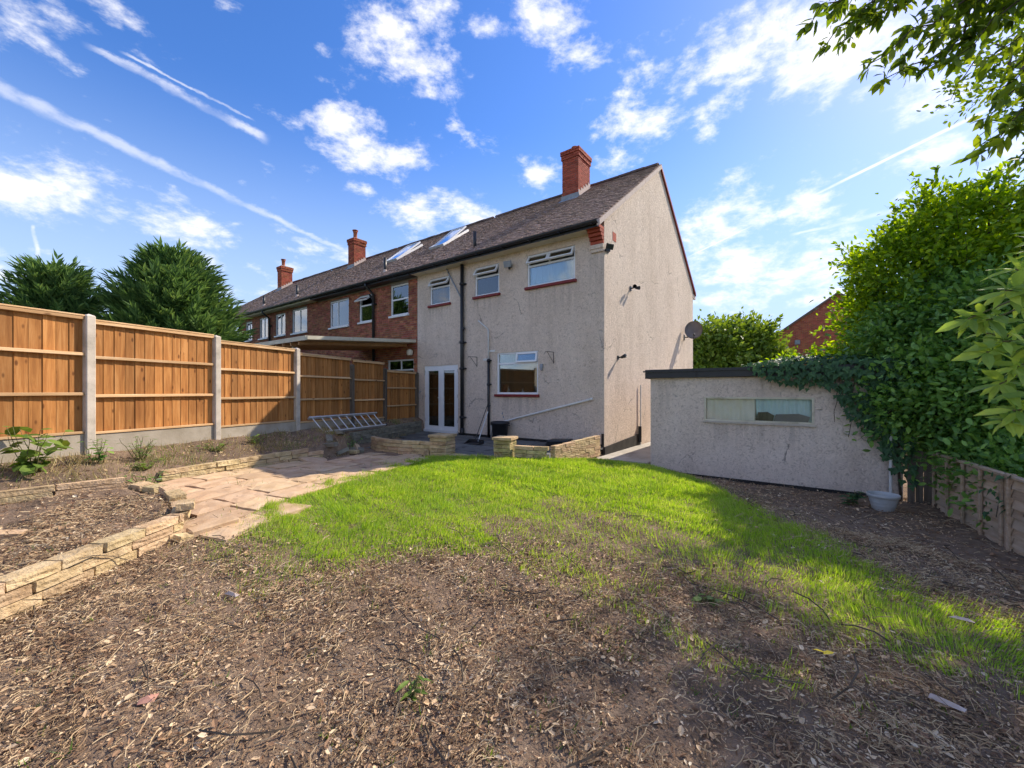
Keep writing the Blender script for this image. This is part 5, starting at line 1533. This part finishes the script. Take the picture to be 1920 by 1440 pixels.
leafy_tree('evergreen_shrub', 'dark green shrub climbing beside the shed above the weathered board', 'shrub', (6.75,6.55,-.2), 3,
    [E_(1655,690,7.2,(.45,.5,.42)), E_(1720,650,6.9,(.85,.7,.75)), E_(1690,760,6.6,(.42,.4,.6)), E_(1780,600,6.9,(.8,.8,.7))],
    560, 50, .15, .10, 'dark_leaf', 23, T=T_OVAL, trunk_r=.06, forks=26, sprigs=30, splen=.35, flat=.7, shell=.4)
leafy_tree('evergreen_shrub', 'dark green shrub overhanging the low lap fence', 'shrub', (7.0,5.3,-.2), 3,
    [E_(1790,730,6.2,(.72,.7,.85)), E_(1880,720,5.7,(.8,.8,.8)), E_(1870,620,6.2,(.85,.8,.75)), E_(1960,640,5.6,(.9,.9,1.0)), E_(1850,790,5.9,(.4,.4,.24)), ((6.75,6.1,.5),(.4,.5,.6)), ((6.5,5.4,.45),(.4,.6,.55)), ((6.1,4.7,.4),(.4,.6,.5))],
    960, 46, .16, .098, 'dark_leaf', 24, T=T_OVAL, trunk_r=.06, forks=30, sprigs=40, splen=.35, flat=.7, shell=.4)
leafy_tree('round_tree', 'rounded olive green tree beyond the shed roof by the gable', 'tree', (14.2,26,-.4), 6,
    [E_(1335,655,25.5,(1.7,1.6,1.5)), E_(1390,650,26,(1.7,1.6,1.45)), E_(1440,675,25.5,(1.0,1.1,.9)), E_(1310,690,25,(1.2,1.2,1.2))],
    420, 36, .34, .30, 'far_leaf', 25, T=T_RHOMB, trunk_r=.16, forks=20, sprigs=30, splen=1.0)
# overhanging tree: trunk stands beyond the lap fence, out of frame to the right
ov = thing('overhanging_tree', 'leafy branches of a near tree hanging in at the top right', 'tree', (8.2,5.6,-.2))
r = np.random.default_rng(31); rr = random.Random(31)
mb = MB(); OB = np.array([8.2,5.6,-.2])
tp = limb(mb, (0,0,-.2), (.1,.2,5.4), .17, .11, 0, 8, .03, rr)
tips = [(1520,45,3.3),(1548,85,3.3),(1585,70,3.4),(1606,30,3.3),(1630,120,3.2),(1655,150,3.3),(1690,110,3.4),(1700,60,3.2),(1735,130,3.3),(1760,70,3.2),(1780,30,3.4),(1795,105,3.2),(1640,35,3.4),
        (1825,70,3.3),(1850,110,3.1),(1868,170,3.1),(1850,225,3.0),(1838,285,3.0),(1872,262,3.0),(1905,215,3.1),(1900,130,3.2),(1925,290,3.0),(1890,40,3.3),(1925,80,3.2),(1930,170,3.2),(1930,350,3.1),
        (1740,20,3.1),(1560,15,3.5),(1680,15,3.5),(1845,20,3.4),(1990,120,3.0),(2020,220,3.0),(1990,30,3.2),(2050,60,3.0),(1960,240,3.1),(1600,-60,3.5),(1700,-70,3.4),(1800,-60,3.2),(1900,-60,3.3),(2000,-80,3.2),(2120,40,2.9),(2150,160,2.9),(1520,-40,3.5)]
twl = []
for k, (x, y, d) in enumerate(tips):
    tipw = np.array([(x-960)/774*d, d, CAM_Z+(733-y)/774*d])-OB
    rt = tipw + np.array([.45+.25*rr.random(), .1*rr.uniform(-1,1), .28+.22*rr.random()])
    twl.append((rt, tipw))
L1 = limb(mb, tp[-1], tuple(np.array(((1980-960)/774*3.1,3.1,5.0))-OB), .075, .04, .25, 6, .05, rr)
L2 = limb(mb, L1[-1], tuple(np.array(((1560-960)/774*3.4,3.4,4.95))-OB), .04, .012, .12, 6, .05, rr)
L3 = limb(mb, tp[-2], tuple(np.array(((1930-960)/774*3.1,3.05,3.75))-OB), .05, .015, .10, 6, .05, rr)
anch = [Vector(p) for p in L1+L2+L3]
P, A, N = [], [], []
for rt, tipw in twl:
    near = min(anch, key=lambda q: (q-Vector(rt)).length)
    pts = limb(mb, near, rt, .012, .007, .05, 4, .08, rr)
    pts2 = limb(mb, rt, tipw, .007, .003, .03, 5, .10, rr)
    allp = [np.array(p) for p in pts[2:]+pts2]
    for j, p in enumerate(allp):
        nl = 9 if j < len(allp)-1 else 13
        ax = np.array(tipw)-np.array(rt); ax = ax/np.linalg.norm(ax)
        for _ in range(nl):
            a = ax*.45+r.normal(0,.55,3)+np.array([0,0,-.45])
            P.append(p+r.normal(0,.022,3)); A.append(a); N.append(np.array([.2,-.3,.8])+r.normal(0,.45,3))
mb.build('branch', M['bark'], ov, True)
P, A, N = map(np.array, (P, A, N))
S = .105*(.65+.6*r.random(len(P)))
W = P+OB
px = 960+774*W[:,0]/W[:,1]; py = 733-774*(W[:,2]-CAM_Z)/W[:,1]
score = np.where((px > 1480) & (px < 1915) & (py > 5) & (py < 380), S, 0)
big = np.argsort(-score)[:300]
def basis_mats(P, A, N, S):
    A = unit(A); N = unit(N-(N*A).sum(1, keepdims=True)*A); B = np.cross(N, A)
    return [Matrix(((a[0]*s, b_[0]*s, n_[0]*s, p[0]), (a[1]*s, b_[1]*s, n_[1]*s, p[1]), (a[2]*s, b_[2]*s, n_[2]*s, p[2]), (0,0,0,1))) for a, b_, n_, p, s in zip(A, B, N, P, S)]
def leaf_parts(par, P, A, N, S, T, mname):
    me = npmesh('leaf', T[0], T[1], M[mname])
    for m_ in basis_mats(P, A, N, S):
        o = bpy.data.objects.new('leaf', me); o.parent = par; o.matrix_local = m_; COL.objects.link(o)
T_OV = (T_LANCE[0]*np.array([1,1.45,1]), T_LANCE[1])
leaf_parts(ov, P[big], A[big], N[big], S[big], T_OV, 'over_leaf')
rest = np.setdiff1d(np.arange(len(P)), big)
V, F = leaf_arrays(P[rest], A[rest], N[rest], S[rest], T_OV)
tag(link('leaves', npmesh('leaves', V, F, M['over_leaf']), ov), kind='stuff')
# upper crown of the same tree, above the frame
mb = MB()
LB = [(8.4,7.3,7.75,.75),(9.2,6.9,7.4,.95),(9.8,8.0,7.7,1.1),(8.9,6.5,8.5,.9),(9.7,7.2,9.0,1.0),(8.9,5.9,6.4,.9),(10.2,7.0,7.6,1.1),(9.6,6.2,7.4,.9)]
P_, A_, N_, cc, d_ = crown_points([((x-OB[0], y-OB[1], z-OB[2]), (q, q, q*.8)) for x, y, z, q in LB], 125, 24, .13, r, .35)
for (x, y, z, q) in LB: limb(mb, tp[-1], (x-OB[0], y-OB[1], z-OB[2]), .05, .012, .1, 6, .06, rr)
for q in cc[::6]: limb(mb, min([Vector((x-OB[0], y-OB[1], z-OB[2])) for x, y, z, _ in LB], key=lambda v_: (v_-Vector(q)).length), q, .012, .004, .02, 4, .08, rr)
mb.build('branch', M['bark'], ov, True)
V, F = leaf_arrays(P_, A_, N_, .12*(.7+.6*r.random(len(P_))), T_OVAL)
tag(link('crown', npmesh('crown', V, F, M['over_leaf']), ov), kind='stuff')

# near broad-leaved bush at the right edge
bay = thing('bay_bush', 'near bush with large bright green leaves at the right edge', 'shrub', (3.55,2.35,-.05))
r = np.random.default_rng(41); rr = random.Random(41); BB = np.array([3.55,2.35,-.05])
mb = MB()
st = limb(mb, (0,0,-.1), (-.1,.05,1.5), .03, .02, 0, 6, .04, rr)
st2 = limb(mb, (0,.03,-.1), (-.25,.1,2.3), .028, .015, 0, 6, .04, rr)
ros = [(1905,505,2.35),(1885,545,2.3),(1850,600,2.35),(1815,598,2.4),(1880,640,2.25),(1850,660,2.3),(1905,690,2.2),(1875,720,2.25),(1900,770,2.2),(1885,790,2.25),(1920,600,2.3),(1925,650,2.2),(1930,740,2.15),(1945,540,2.2),(1975,620,2.2),(1980,720,2.2),(2000,500,2.3),(1960,440,2.4),(2040,600,2.2),(2050,760,2.2),(1990,820,2.2),(1850,625,2.5),(1910,560,2.5),(1925,470,2.5)]
P, A, N, S = [], [], [], []
for (x, y, d) in ros:
    tw = np.array([(x-960)/774*d, d, CAM_Z+(733-y)/774*d])-BB
    near = min([Vector(q) for q in st[2:]+st2[2:]], key=lambda q: (q-Vector(tw)).length)
    pts = limb(mb, near, tw, .008, .004, -.02, 5, .05, rr)
    dirb = np.array(tw)-np.array(near); dirb /= np.linalg.norm(dirb)
    for k in range(9):
        an = k*2.4; e1 = np.cross(dirb, [0,0,1]); e1 /= np.linalg.norm(e1); e2 = np.cross(dirb, e1)
        a = dirb*(.25+.5*rr.random())+(e1*math.cos(an)+e2*math.sin(an))*.8+np.array([0,0,-.18])
        P.append(np.array(tw)-dirb*.012*k+r.normal(0,.004,3)); A.append(a); N.append(dirb*.5+np.array([.1,-.25,.8])+r.normal(0,.25,3)); S.append(.135*(.65+.6*rr.random()))
mb.build('stem', M['twig'], bay, True)
T_BAY = (T_LANCE[0]*np.array([1,1.25,1]), T_LANCE[1])
leaf_parts(bay, np.array(P), np.array(A), np.array(N), np.array(S), T_BAY, 'bay')

# ---------------------------------------------------------------- ivy on the shed
ivy = thing('ivy_plant', 'dark green ivy hanging over the right corner of the shed', 'ivy', SH, HOUSE_ROT)
r = np.random.default_rng(51)
P, A, N = [], [], []
def ivy_edge(x):      # lower edge of the ivy on the shed front
    return np.interp(x, [1.85,2.0,2.3,2.6,2.95,3.12,3.3,3.5,3.65,3.8,3.9,4.05], [1.98,1.86,1.72,1.66,1.74,1.62,1.12,.95,.72,.42,.22,.10])
n = 0
while n < 760:
    x = 1.85+2.25*r.random(); z = 2.08-2.0*r.random()
    if z < ivy_edge(x)+.05*r.normal() or (z < .9 and r.random() < .35): continue
    P.append((x, -.12-.07*r.random()-(.06 if z > 1.8 else 0), z)); A.append((r.normal(0,.45), -.25, -1+r.normal(0,.25))); N.append((r.normal(0,.28), -1, .35+r.normal(0,.25))); n += 1
P, A, N = map(np.array, (P, A, N)); S = .105*(.6+.65*r.random(len(P)))
o_ = np.argsort(P[:,1])[:300]; rs_ = np.setdiff1d(np.arange(len(P)), o_)
leaf_parts(ivy, P[o_], A[o_], N[o_], S[o_], T_IVY, 'ivy')
n = 900   # on the roof
x = 1.75+2.3*r.random(n); y = -.1+1.0*r.random(n)**1.4; z = 2.03+.16*r.random(n)*np.clip((x-1.6)/.6, .2, 1.5)*(.5+y*.6)
P2 = np.c_[x, y, z]; A2 = np.c_[r.normal(0,1,n), -.5+r.normal(0,.8,n), r.normal(-.1,.3,n)]; N2 = np.c_[r.normal(0,.4,n), -.4+r.normal(0,.3,n), np.ones(n)]
V, F = leaf_arrays(np.r_[P[rs_],P2], np.r_[A[rs_],A2], np.r_[N[rs_],N2], np.r_[S[rs_], .085*(.6+.6*r.random(n))], T_IVY)
tag(link('leaves', npmesh('leaves', V, F, M['ivy']), ivy), kind='stuff')
mb = MB(); rr = random.Random(51)
for k in range(9):
    x = 2.2+.2*k; limb(mb, (x, -.11, 2.0), (x+rr.uniform(-.1,.35), -.115, max(.1, float(ivy_edge(min(x+.2,4))))), .008, .004, 0, 6, .05, rr)
mb.tube([(3.95,-.09,-.2),(3.9,-.1,.6),(3.98,-.1,1.4),(3.8,-.1,2.0)], [.02,.018,.015,.01], 6)
mb.build('stem', M['bark'], ivy, True)
leafy_tree('creeper', 'yellowing creeper growing on the shed roof behind the ivy', 'creeper', hloc(SX+3.0, SY+1.6, 1.95), 1,
    [(hloc(SX+2.6,SY+1.1,2.10),(.5,.5,.16)), (hloc(SX+3.3,SY+1.2,2.2),(.5,.6,.25)), (hloc(SX+3.7,SY+1.5,2.4),(.45,.6,.35))], 90, 26, .10, .09, 'tree_leaf', 55, T=T_OVAL, trunk_r=.015, forks=10, shell=.2)
fi = thing('ivy_plant', 'ivy sprigs trailing over the lap fence by the post', 'ivy', (5.42,4.55,.66))
r = np.random.default_rng(57); P = []; A = []; N = []
for k in range(22):
    s = r.random(); P.append((-.04+.06*r.normal()+ .06*s, -.05+.10*r.normal(), .02-.55*s)); A.append((-.5+r.normal(0,.4), r.normal(0,.5), -.8)); N.append((-1, .5+r.normal(0,.3), .4))
leaf_parts(fi, np.array(P)+np.array([-.06,.03,0]), np.array(A), np.array(N), .08*(.6+.6*r.random(22)), T_IVY, 'ivy')
mb = MB(); limb(mb, (.02,0,.0), (-.06,.02,-.5), .008, .004, 0, 6, .05, rr); mb.build('stem', M['bark'], fi)

# ---------------------------------------------------------------- plants in the fence bed
def gz1(x, y): return float(H(np.array([x]), np.array([y]))[0])
def bed_plant(name, label, x, y, h, nst, spread, lsize, T, mname, seed, per=7, droop=.2, stemr=.006):
    r = np.random.default_rng(seed); rr = random.Random(seed)
    t = thing(name, label, 'plant', (x, y, gz1(x, y)))
    mb = MB(); P, A, N, S = [], [], [], []
    for k in range(nst):
        an = rr.uniform(0, 6.28); sp = spread*rr.uniform(.3,1)
        tip = (math.cos(an)*sp, math.sin(an)*sp, h*rr.uniform(.6,1))
        pts = limb(mb, (rr.uniform(-.05,.05), rr.uniform(-.05,.05), -.03), tip, stemr, stemr*.4, 0, 6, .06, rr)
        for j in range(per):
            p = pts[min(6, 2+int(5*j/per))]; a2 = rr.uniform(0, 6.28)
            P.append(np.array(p)); A.append((math.cos(a2), math.sin(a2), .15-droop*rr.random()*2)); N.append((r.normal(0,.3), r.normal(0,.3), 1)); S.append(lsize*rr.uniform(.6,1.2))
    mb.build('stem', M['twig'], t, True)
    leaf_parts(t, np.array(P), np.array(A), np.array(N), np.array(S), T, mname)
T_BROAD = (T_OVAL[0]*np.array([1,1.5,1]), T_OVAL[1])
bed_plant('broad_leaf_plant', 'broad leaved green plant by the fence at the left edge', -5.75,4.95,.62,11,.36,.17,T_BROAD,'weed',61,6,.55)
bed_plant('broad_leaf_plant', 'dark leafy plant at the foot of the first concrete post', -5.55,5.55,.34,7,.22,.10,T_BROAD,'dark_leaf',62,6)
bed_plant('spiky_shrub', 'small dark spiky shrub against the gravel board', -5.42,6.02,.36,16,.24,.075,(T_LANCE[0]*np.array([1,.6,1]),T_LANCE[1]),'dark_leaf',63,9)
bed_plant('low_herb', 'lime green low herb in front of the spiky shrub', -5.12,5.75,.13,16,.2,.055,T_OVAL,'weed',64,7)
bed_plant('low_herb', 'patch of green weed in the fence bed near the second post', -5.0,6.95,.16,14,.25,.06,T_OVAL,'weed',65,6)
bed_plant('low_herb', 'leafy green weed in the fence bed right of the second post', -4.85,7.75,.18,12,.25,.07,T_OVAL,'weed',66,6)
bed_plant('fern_clump', 'feathery dark green clump hanging over the rubble heap', -3.75,9.55,.32,14,.34,.09,(T_LANCE[0]*np.array([1,.8,1]),T_LANCE[1]),'dark_leaf',67,9,.4)
bed_plant('fern_clump', 'feathery green clump on the broken block edging', -4.85,5.42,.26,12,.26,.10,(T_LANCE[0]*np.array([1,.6,1]),T_LANCE[1]),'dark_leaf',68,8,.3)
bed_plant('ivy_seedling', 'dark ivy leaves beside the pale plant pot', 5.05,6.15,.24,6,.16,.13,T_IVY,'ivy',69,4)
bed_plant('dandelion', 'small green rosette in the dry grass in the foreground', 1.35,2.85,.07,6,.10,.075,T_OVAL,'weed',70,4)
bed_plant('dandelion', 'small green sprig in the bare soil in the foreground', -.45,1.98,.12,4,.06,.09,(T_LANCE[0],T_LANCE[1]),'weed',71,3)

# ================================================================ grass, litter and twigs
def scatter(n, x0, x1, y0, y1, dens, r):
    """points kept with probability dens(x, y)"""
    x = x0+(x1-x0)*r.random(n); y = y0+(y1-y0)*r.random(n)
    k = r.random(n) < dens(x, y)
    return x[k], y[k]
def lawn_d(x, y): return poly_dist(x, y, LAWN)*np.where(poly_in(x, y, LAWN), 1, -1)
def on_hard(x, y):
    w = (x-FO[0])*FN[0]+(y-FO[1])*FN[1]
    lx = (x-HC[0])*HX[0]+(y-HC[1])*HX[1]; ly = (x-HC[0])*HY_[0]+(y-HC[1])*HY_[1]
    return (poly_in(x, y, PATIO)) | (w < .05) | ((lx > 0) & (lx < 1.25) & (ly > -.6)) | ((lx > SX) & (lx < SX+4.0) & (ly > SY)) | ((ly > 0) & (lx < .1))
def in_path(x, y): return poly_in(x, y, PATH)
def dry(x, y): return vnoise(x, y, 1.15, 9)*.6+vnoise(x, y, 3.3, 12)*.4
SPARSE = [(-.6,3.9),(1.5,3.6),(3.2,3.0),(3.4,2.1),(2.3,1.85),(1.3,2.0),(.3,2.6)]
def grass_dens(x, y):
    d = lawn_d(x, y)
    front = sstep(5.4-y-.28*np.abs(x-.2), 0, 2.0)          # sparser towards the worn front
    p = sstep(d+.16*vnoise(x, y, 2.6, 3)+.08*vnoise(x, y, 7, 5), -.22-.22*front, .22)
    thin = 1-.78*sstep(dry(x, y)+.75*front*sstep(-x+2.4, -.4, 1.2), .22, .8)
    p = p*thin
    sp = sstep(poly_dist(x, y, SPARSE)*np.where(poly_in(x, y, SPARSE), 1, -1), -.3, .35)
    p = np.maximum(p, .42*sp*sstep(vnoise(x, y, 3.7, 41)+.6*vnoise(x, y, 9, 43), -.1, .7))
    p = np.where(in_path(x, y) & (d < .04), p*.1, p)
    return np.where(on_hard(x, y), 0, p)
r = np.random.default_rng(81)
def blades(x, y, r, hmin, hmax, wd, lean=.5):
    n = len(x)
    z = H(x, y)
    az = r.random(n)*2*np.pi
    lz = lean*(.25+1.9*r.random(n)**1.5); comb_ = 1.2*vnoise(x, y, 1.7, 51)
    A = np.c_[np.cos(az)*lz+.35*np.cos(comb_*3), np.sin(az)*lz+.35*np.sin(comb_*3), np.ones(n)]
    N = np.c_[np.cos(az), np.sin(az), np.full(n, .15)]
    Nn = N*-1
    h = (hmin+(hmax-hmin)*r.random(n)**1.5)*np.clip(1+.30*vnoise(x, y, 4.2, 15)+.38*vnoise(x, y, 11, 16), .3, 2)
    return leaf_arrays(np.c_[x, y, z-.006], A, Nn, h, T_BLADE, np.full(n, wd)*(.7+.6*r.random(n)))
# dense turf, finer and closer near the camera
x1_, y1_ = scatter(250000, -3.6, 3.9, 1.9, 5.2, lambda x, y: grass_dens(x, y)*.95, r)
x2_, y2_ = scatter(210000, -3.4, 3.8, 5.2, 9.4, lambda x, y: grass_dens(x, y)*.95, r)
V1, F1 = blades(x1_, y1_, r, .02, .07, .0062); V2, F2 = blades(x2_, y2_, r, .03, .085, .0085)
V = np.r_[V1, V2]; F = np.r_[F1, F2+len(V1)]
tag(link('lawn_grass', npmesh('lawn_grass', V, F, M['grass'])), 'bright green lawn grass in the middle of the garden', 'grass', kind='stuff')
def dry_dens(x, y):
    d = lawn_d(x, y)
    p = np.maximum(sstep(d, -.9, -.05), .8*sstep(poly_dist(x, y, SPARSE)*np.where(poly_in(x, y, SPARSE), 1, -1), -.4, .2))*(1-.62*sstep(d, .1, .8)*sstep(-dry(x, y), -.5, .1))
    p = p*(.55+.45*sstep(dry(x, y), -.2, .5))
    return np.where(on_hard(x, y) | (in_path(x, y) & (d < .02)), 0, p)
x, y = scatter(120000, -3.8, 4.2, 1.6, 9.3, dry_dens, r)
V, F = blades(x, y, r, .02, .065, .0048, 1.3)
tag(link('dry_grass', npmesh('dry_grass', V, F, M['dry_grass'])), 'thin straw coloured grass on the worn front of the lawn', 'grass', kind='stuff')
def bed_dens(x, y):
    w = (x-FO[0])*FN[0]+(y-FO[1])*FN[1]; a = (x-FO[0])*FD[0]+(y-FO[1])*FD[1]
    return np.where((w > .06) & (w < np.interp(a, WB_A, WB_W)+.1), .25+.75*sstep(vnoise(x, y, 2.7, 21), 0, .6), 0)
x, y = scatter(60000, -7, -2.9, 3, 13.5, bed_dens, r)
V, F = blades(x, y, r, .03, .15, .007, .9)
tag(link('bed_grass', npmesh('bed_grass', V, F, M['dry_grass'])), 'straggly half dry grass in the bed below the long fence', 'grass', kind='stuff')
x, y = scatter(30000, -7, -2.9, 3, 13.5, lambda x, y: bed_dens(x, y)*sstep(vnoise(x, y, 1.9, 25), .1, .5), r)
x3, y3 = scatter(1300, -4.5, -1.8, 4.3, 8.8, lambda x, y: in_path(x, y)*sstep(vnoise(x, y, 3.1, 27), .1, .7), r)
V, F = blades(np.r_[x, x3], np.r_[y, y3], r, .03, .12, .008, .8)
tag(link('bed_weeds', npmesh('bed_weeds', V, F, M['weed'])), 'green weeds growing in the fence bed and path joints', 'weeds', kind='stuff')
# litter
def litter_dens(x, y):
    d = lawn_d(x, y)
    p = 1-.93*sstep(d, -.25, .35)
    p = np.where(in_path(x, y), .06, p)
    w = (x-FO[0])*FN[0]+(y-FO[1])*FN[1]; a = (x-FO[0])*FD[0]+(y-FO[1])*FD[1]
    p = np.where(w < np.interp(a, WB_A, WB_W), .45, p)
    p = p*(.36+.64*sstep(vnoise(x, y, 2.2, 31)+.7*vnoise(x, y, 6, 33), -.6, .5))
    return np.where(on_hard(x, y), 0, p)
def flakes(x, y, r, smin, smax):
    n = len(x)
    z = H(x, y)
    az = r.random(n)*2*np.pi
    A = np.c_[np.cos(az), np.sin(az), r.normal(0,.28,n)]
    N = np.c_[r.normal(0,.38,n), r.normal(0,.38,n), np.ones(n)]
    s = smin+(smax-smin)*r.random(n)**2.2
    return leaf_arrays(np.c_[x, y, z+.004+.012*r.random(n)], A, N, s, T_CURL, s*(.35+.75*r.random(n)))
T_CURL = (np.array([(0,0,0),(.3,.30,.10),(.75,.24,.16),(1,0,.06),(.7,-.28,.14),(.28,-.26,.10),(.5,0,-.0)]), np.array([(6,0,1),(6,1,2),(6,2,3),(6,3,4),(6,4,5),(6,5,0)]))
xa, ya = scatter(62000, -4.6, 4.4, 1.45, 4.6, litter_dens, r)
xb, yb = scatter(38000, -6.4, 6.4, 3.2, 9.0, litter_dens, r)
Va, Fa = flakes(xa, ya, r, .007, .045); Vb, Fb = flakes(xb, yb, r, .014, .06)
xc, yc = scatter(150000, -4.4, 4.2, 1.45, 4.3, litter_dens, r)
n_ = len(xc); az_ = r.random(n_)*6.283
Vc, Fc_ = leaf_arrays(np.c_[xc, yc, H(xc, yc)+.003+.008*r.random(n_)], np.c_[np.cos(az_), np.sin(az_), r.normal(0,.4,n_)], np.c_[r.normal(0,.6,n_), r.normal(0,.6,n_), np.ones(n_)], .006+.018*r.random(n_)**2, T_RHOMB)
V = np.r_[Va, Vb, Vc]; F = np.r_[Fa, Fb+len(Va), Fc_+len(Va)+len(Vb)]
tag(link('leaf_litter', npmesh('leaf_litter', V, F, M['litter'])), 'dead brown leaves and chips strewn over the soil', 'leaves', kind='stuff')
def stems(x, y, r, lmin, lmax, wd):
    n = len(x)
    k = 4
    az = r.random(n)*2*np.pi; cur = r.normal(0,.8,n); L = lmin+(lmax-lmin)*r.random(n)**2
    z0 = H(x, y)+.006+.012*r.random(n); lift = np.abs(r.normal(0,.42,n))
    pts = [np.c_[x, y, z0]]; a = az.copy()
    for j in range(k-1):
        a = a+cur
        step = (L/(k-1))[:,None]*np.c_[np.cos(a), np.sin(a), lift*(1-1.1*j/(k-1))]
        pts.append(pts[-1]+step)
    pts = np.stack(pts, 1)
    side = np.c_[-np.sin(az+cur*2), np.cos(az+cur*2), np.zeros(n)]
    w = wd*(.6+.8*r.random(n))
    tri = [side*w[:,None]*.5, -side*w[:,None]*.5, np.c_[np.zeros((n,2)), w*.8]]
    V = np.stack([pts+t[:,None,:] for t in tri], 2).reshape(-1,3)     # n,k,3 corners
    b_ = (np.arange(n)*k*3)[:,None,None]
    fl = []
    for j in range(k-1):
        for (p, q) in ((0,2),(2,1)):
            fl += [(j*3+p, j*3+q, (j+1)*3+q), (j*3+p, (j+1)*3+q, (j+1)*3+p)]
    F = (b_+np.array(fl)[None]).reshape(-1,3)
    return V, F
xa, ya = scatter(46000, -4.6, 4.4, 1.45, 4.6, lambda x, y: np.maximum(litter_dens(x, y), .22*sstep(lawn_d(x, y), .9, .0)), r)
xb, yb = scatter(9000, -6.4, 6.4, 3.2, 9.0, litter_dens, r)
Va, Fa = stems(xa, ya, r, .02, .13, .0034); Vb, Fb = stems(xb, yb, r, .03, .12, .0045)
V = np.r_[Va, Vb]; F = np.r_[Fa, Fb+len(Va)]
tag(link('dead_stems', npmesh('dead_stems', V, F, M['straw'])), 'dry curled stems and straw strewn over the soil', 'stems', kind='stuff')
xa, ya = scatter(420, -4.6, 4.4, 1.5, 5.5, litter_dens, r)
V, F = stems(xa, ya, r, .15, .5, .007)
tag(link('fallen_twigs', npmesh('fallen_twigs', V, F, M['bark'])), 'dark fallen twigs lying on the bare soil', 'twigs', kind='stuff')
# small green sprouts in the bare soil
xa, ya = scatter(900, -4.2, 4.2, 1.5, 4.6, lambda x, y: litter_dens(x, y)*.8, r)
xs_ = np.repeat(xa, 6)+r.normal(0,.015,len(xa)*6); ys_ = np.repeat(ya, 6)+r.normal(0,.015,len(ya)*6)
V, F = blades(xs_, ys_, r, .015, .06, .007, 1.2)
tag(link('soil_sprouts', npmesh('soil_sprouts', V, F, M['weed'])), 'tiny green sprouts scattered over the bare soil', 'sprouts', kind='stuff')
# a few single bits that stand out
M['slab_pink'] = mat('pink_flake', [(.42,.20,.14),(.50,.27,.20)], 10, .8)
b = MB(); b.add([(-.055,-.035,0),(.05,-.045,.012),(.06,.03,.02),(-.01,.05,.008),(-.06,.02,.0),(0,0,.03)], [(0,1,5),(1,2,5),(2,3,5),(3,4,5),(4,0,5)])
so_ = b.build('leaf_flake', M['slab_pink'], None, False, (-1.72,1.95,gz1(-1.72,1.95)+.012), (.1,.1,.4)); so_.scale = (.62,.62,.62)
tag(so_, 'pinkish flake lying on the dead leaves at the lower left', 'flake')
for i, (x, y, lab) in enumerate(((-2.0,2.95,'pale curled chip of wood near the lower edge of the lawn'),(2.05,1.95,'long pale wood splinter on the soil at the lower right'),(3.0,2.75,'white scrap lying in the green grass at the right'))):
    b = MB(); b.add([(-.06,-.018,0),(.06,-.012,.01),(.065,.012,.012),(-.055,.016,.004),(-.03,0,.022),(.03,0,.024)], [(0,1,5,4),(1,2,5),(2,3,4,5),(3,0,4),(0,3,2,1)])
    tag(b.build('wood_chip', M['mortar_verge'], None, False, (x, y, gz1(x, y)+.02), (.2,.1,[-.4,-.9,2.4][i])), lab, 'wood chip')
b = MB(); V, F = leaf_arrays(np.array([(0,0,0),(0.02,.01,0)]), np.array([(1,.2,.1),(-.8,.5,.1)]), np.array([(0,0,1),(0,.2,1.)]), np.array([.07,.06]), T_OVAL)
M['yellow_leaf'] = mat('yellow_leaf', [(.72,.50,.02),(.80,.60,.04)], 10, .6)
tag(link('yellow_leaf', npmesh('yellow_leaf', V, F, M['yellow_leaf']), None, (1.72,2.28,gz1(1.72,2.28)+.03)), 'bright yellow fallen leaf in the dry grass', 'leaf')
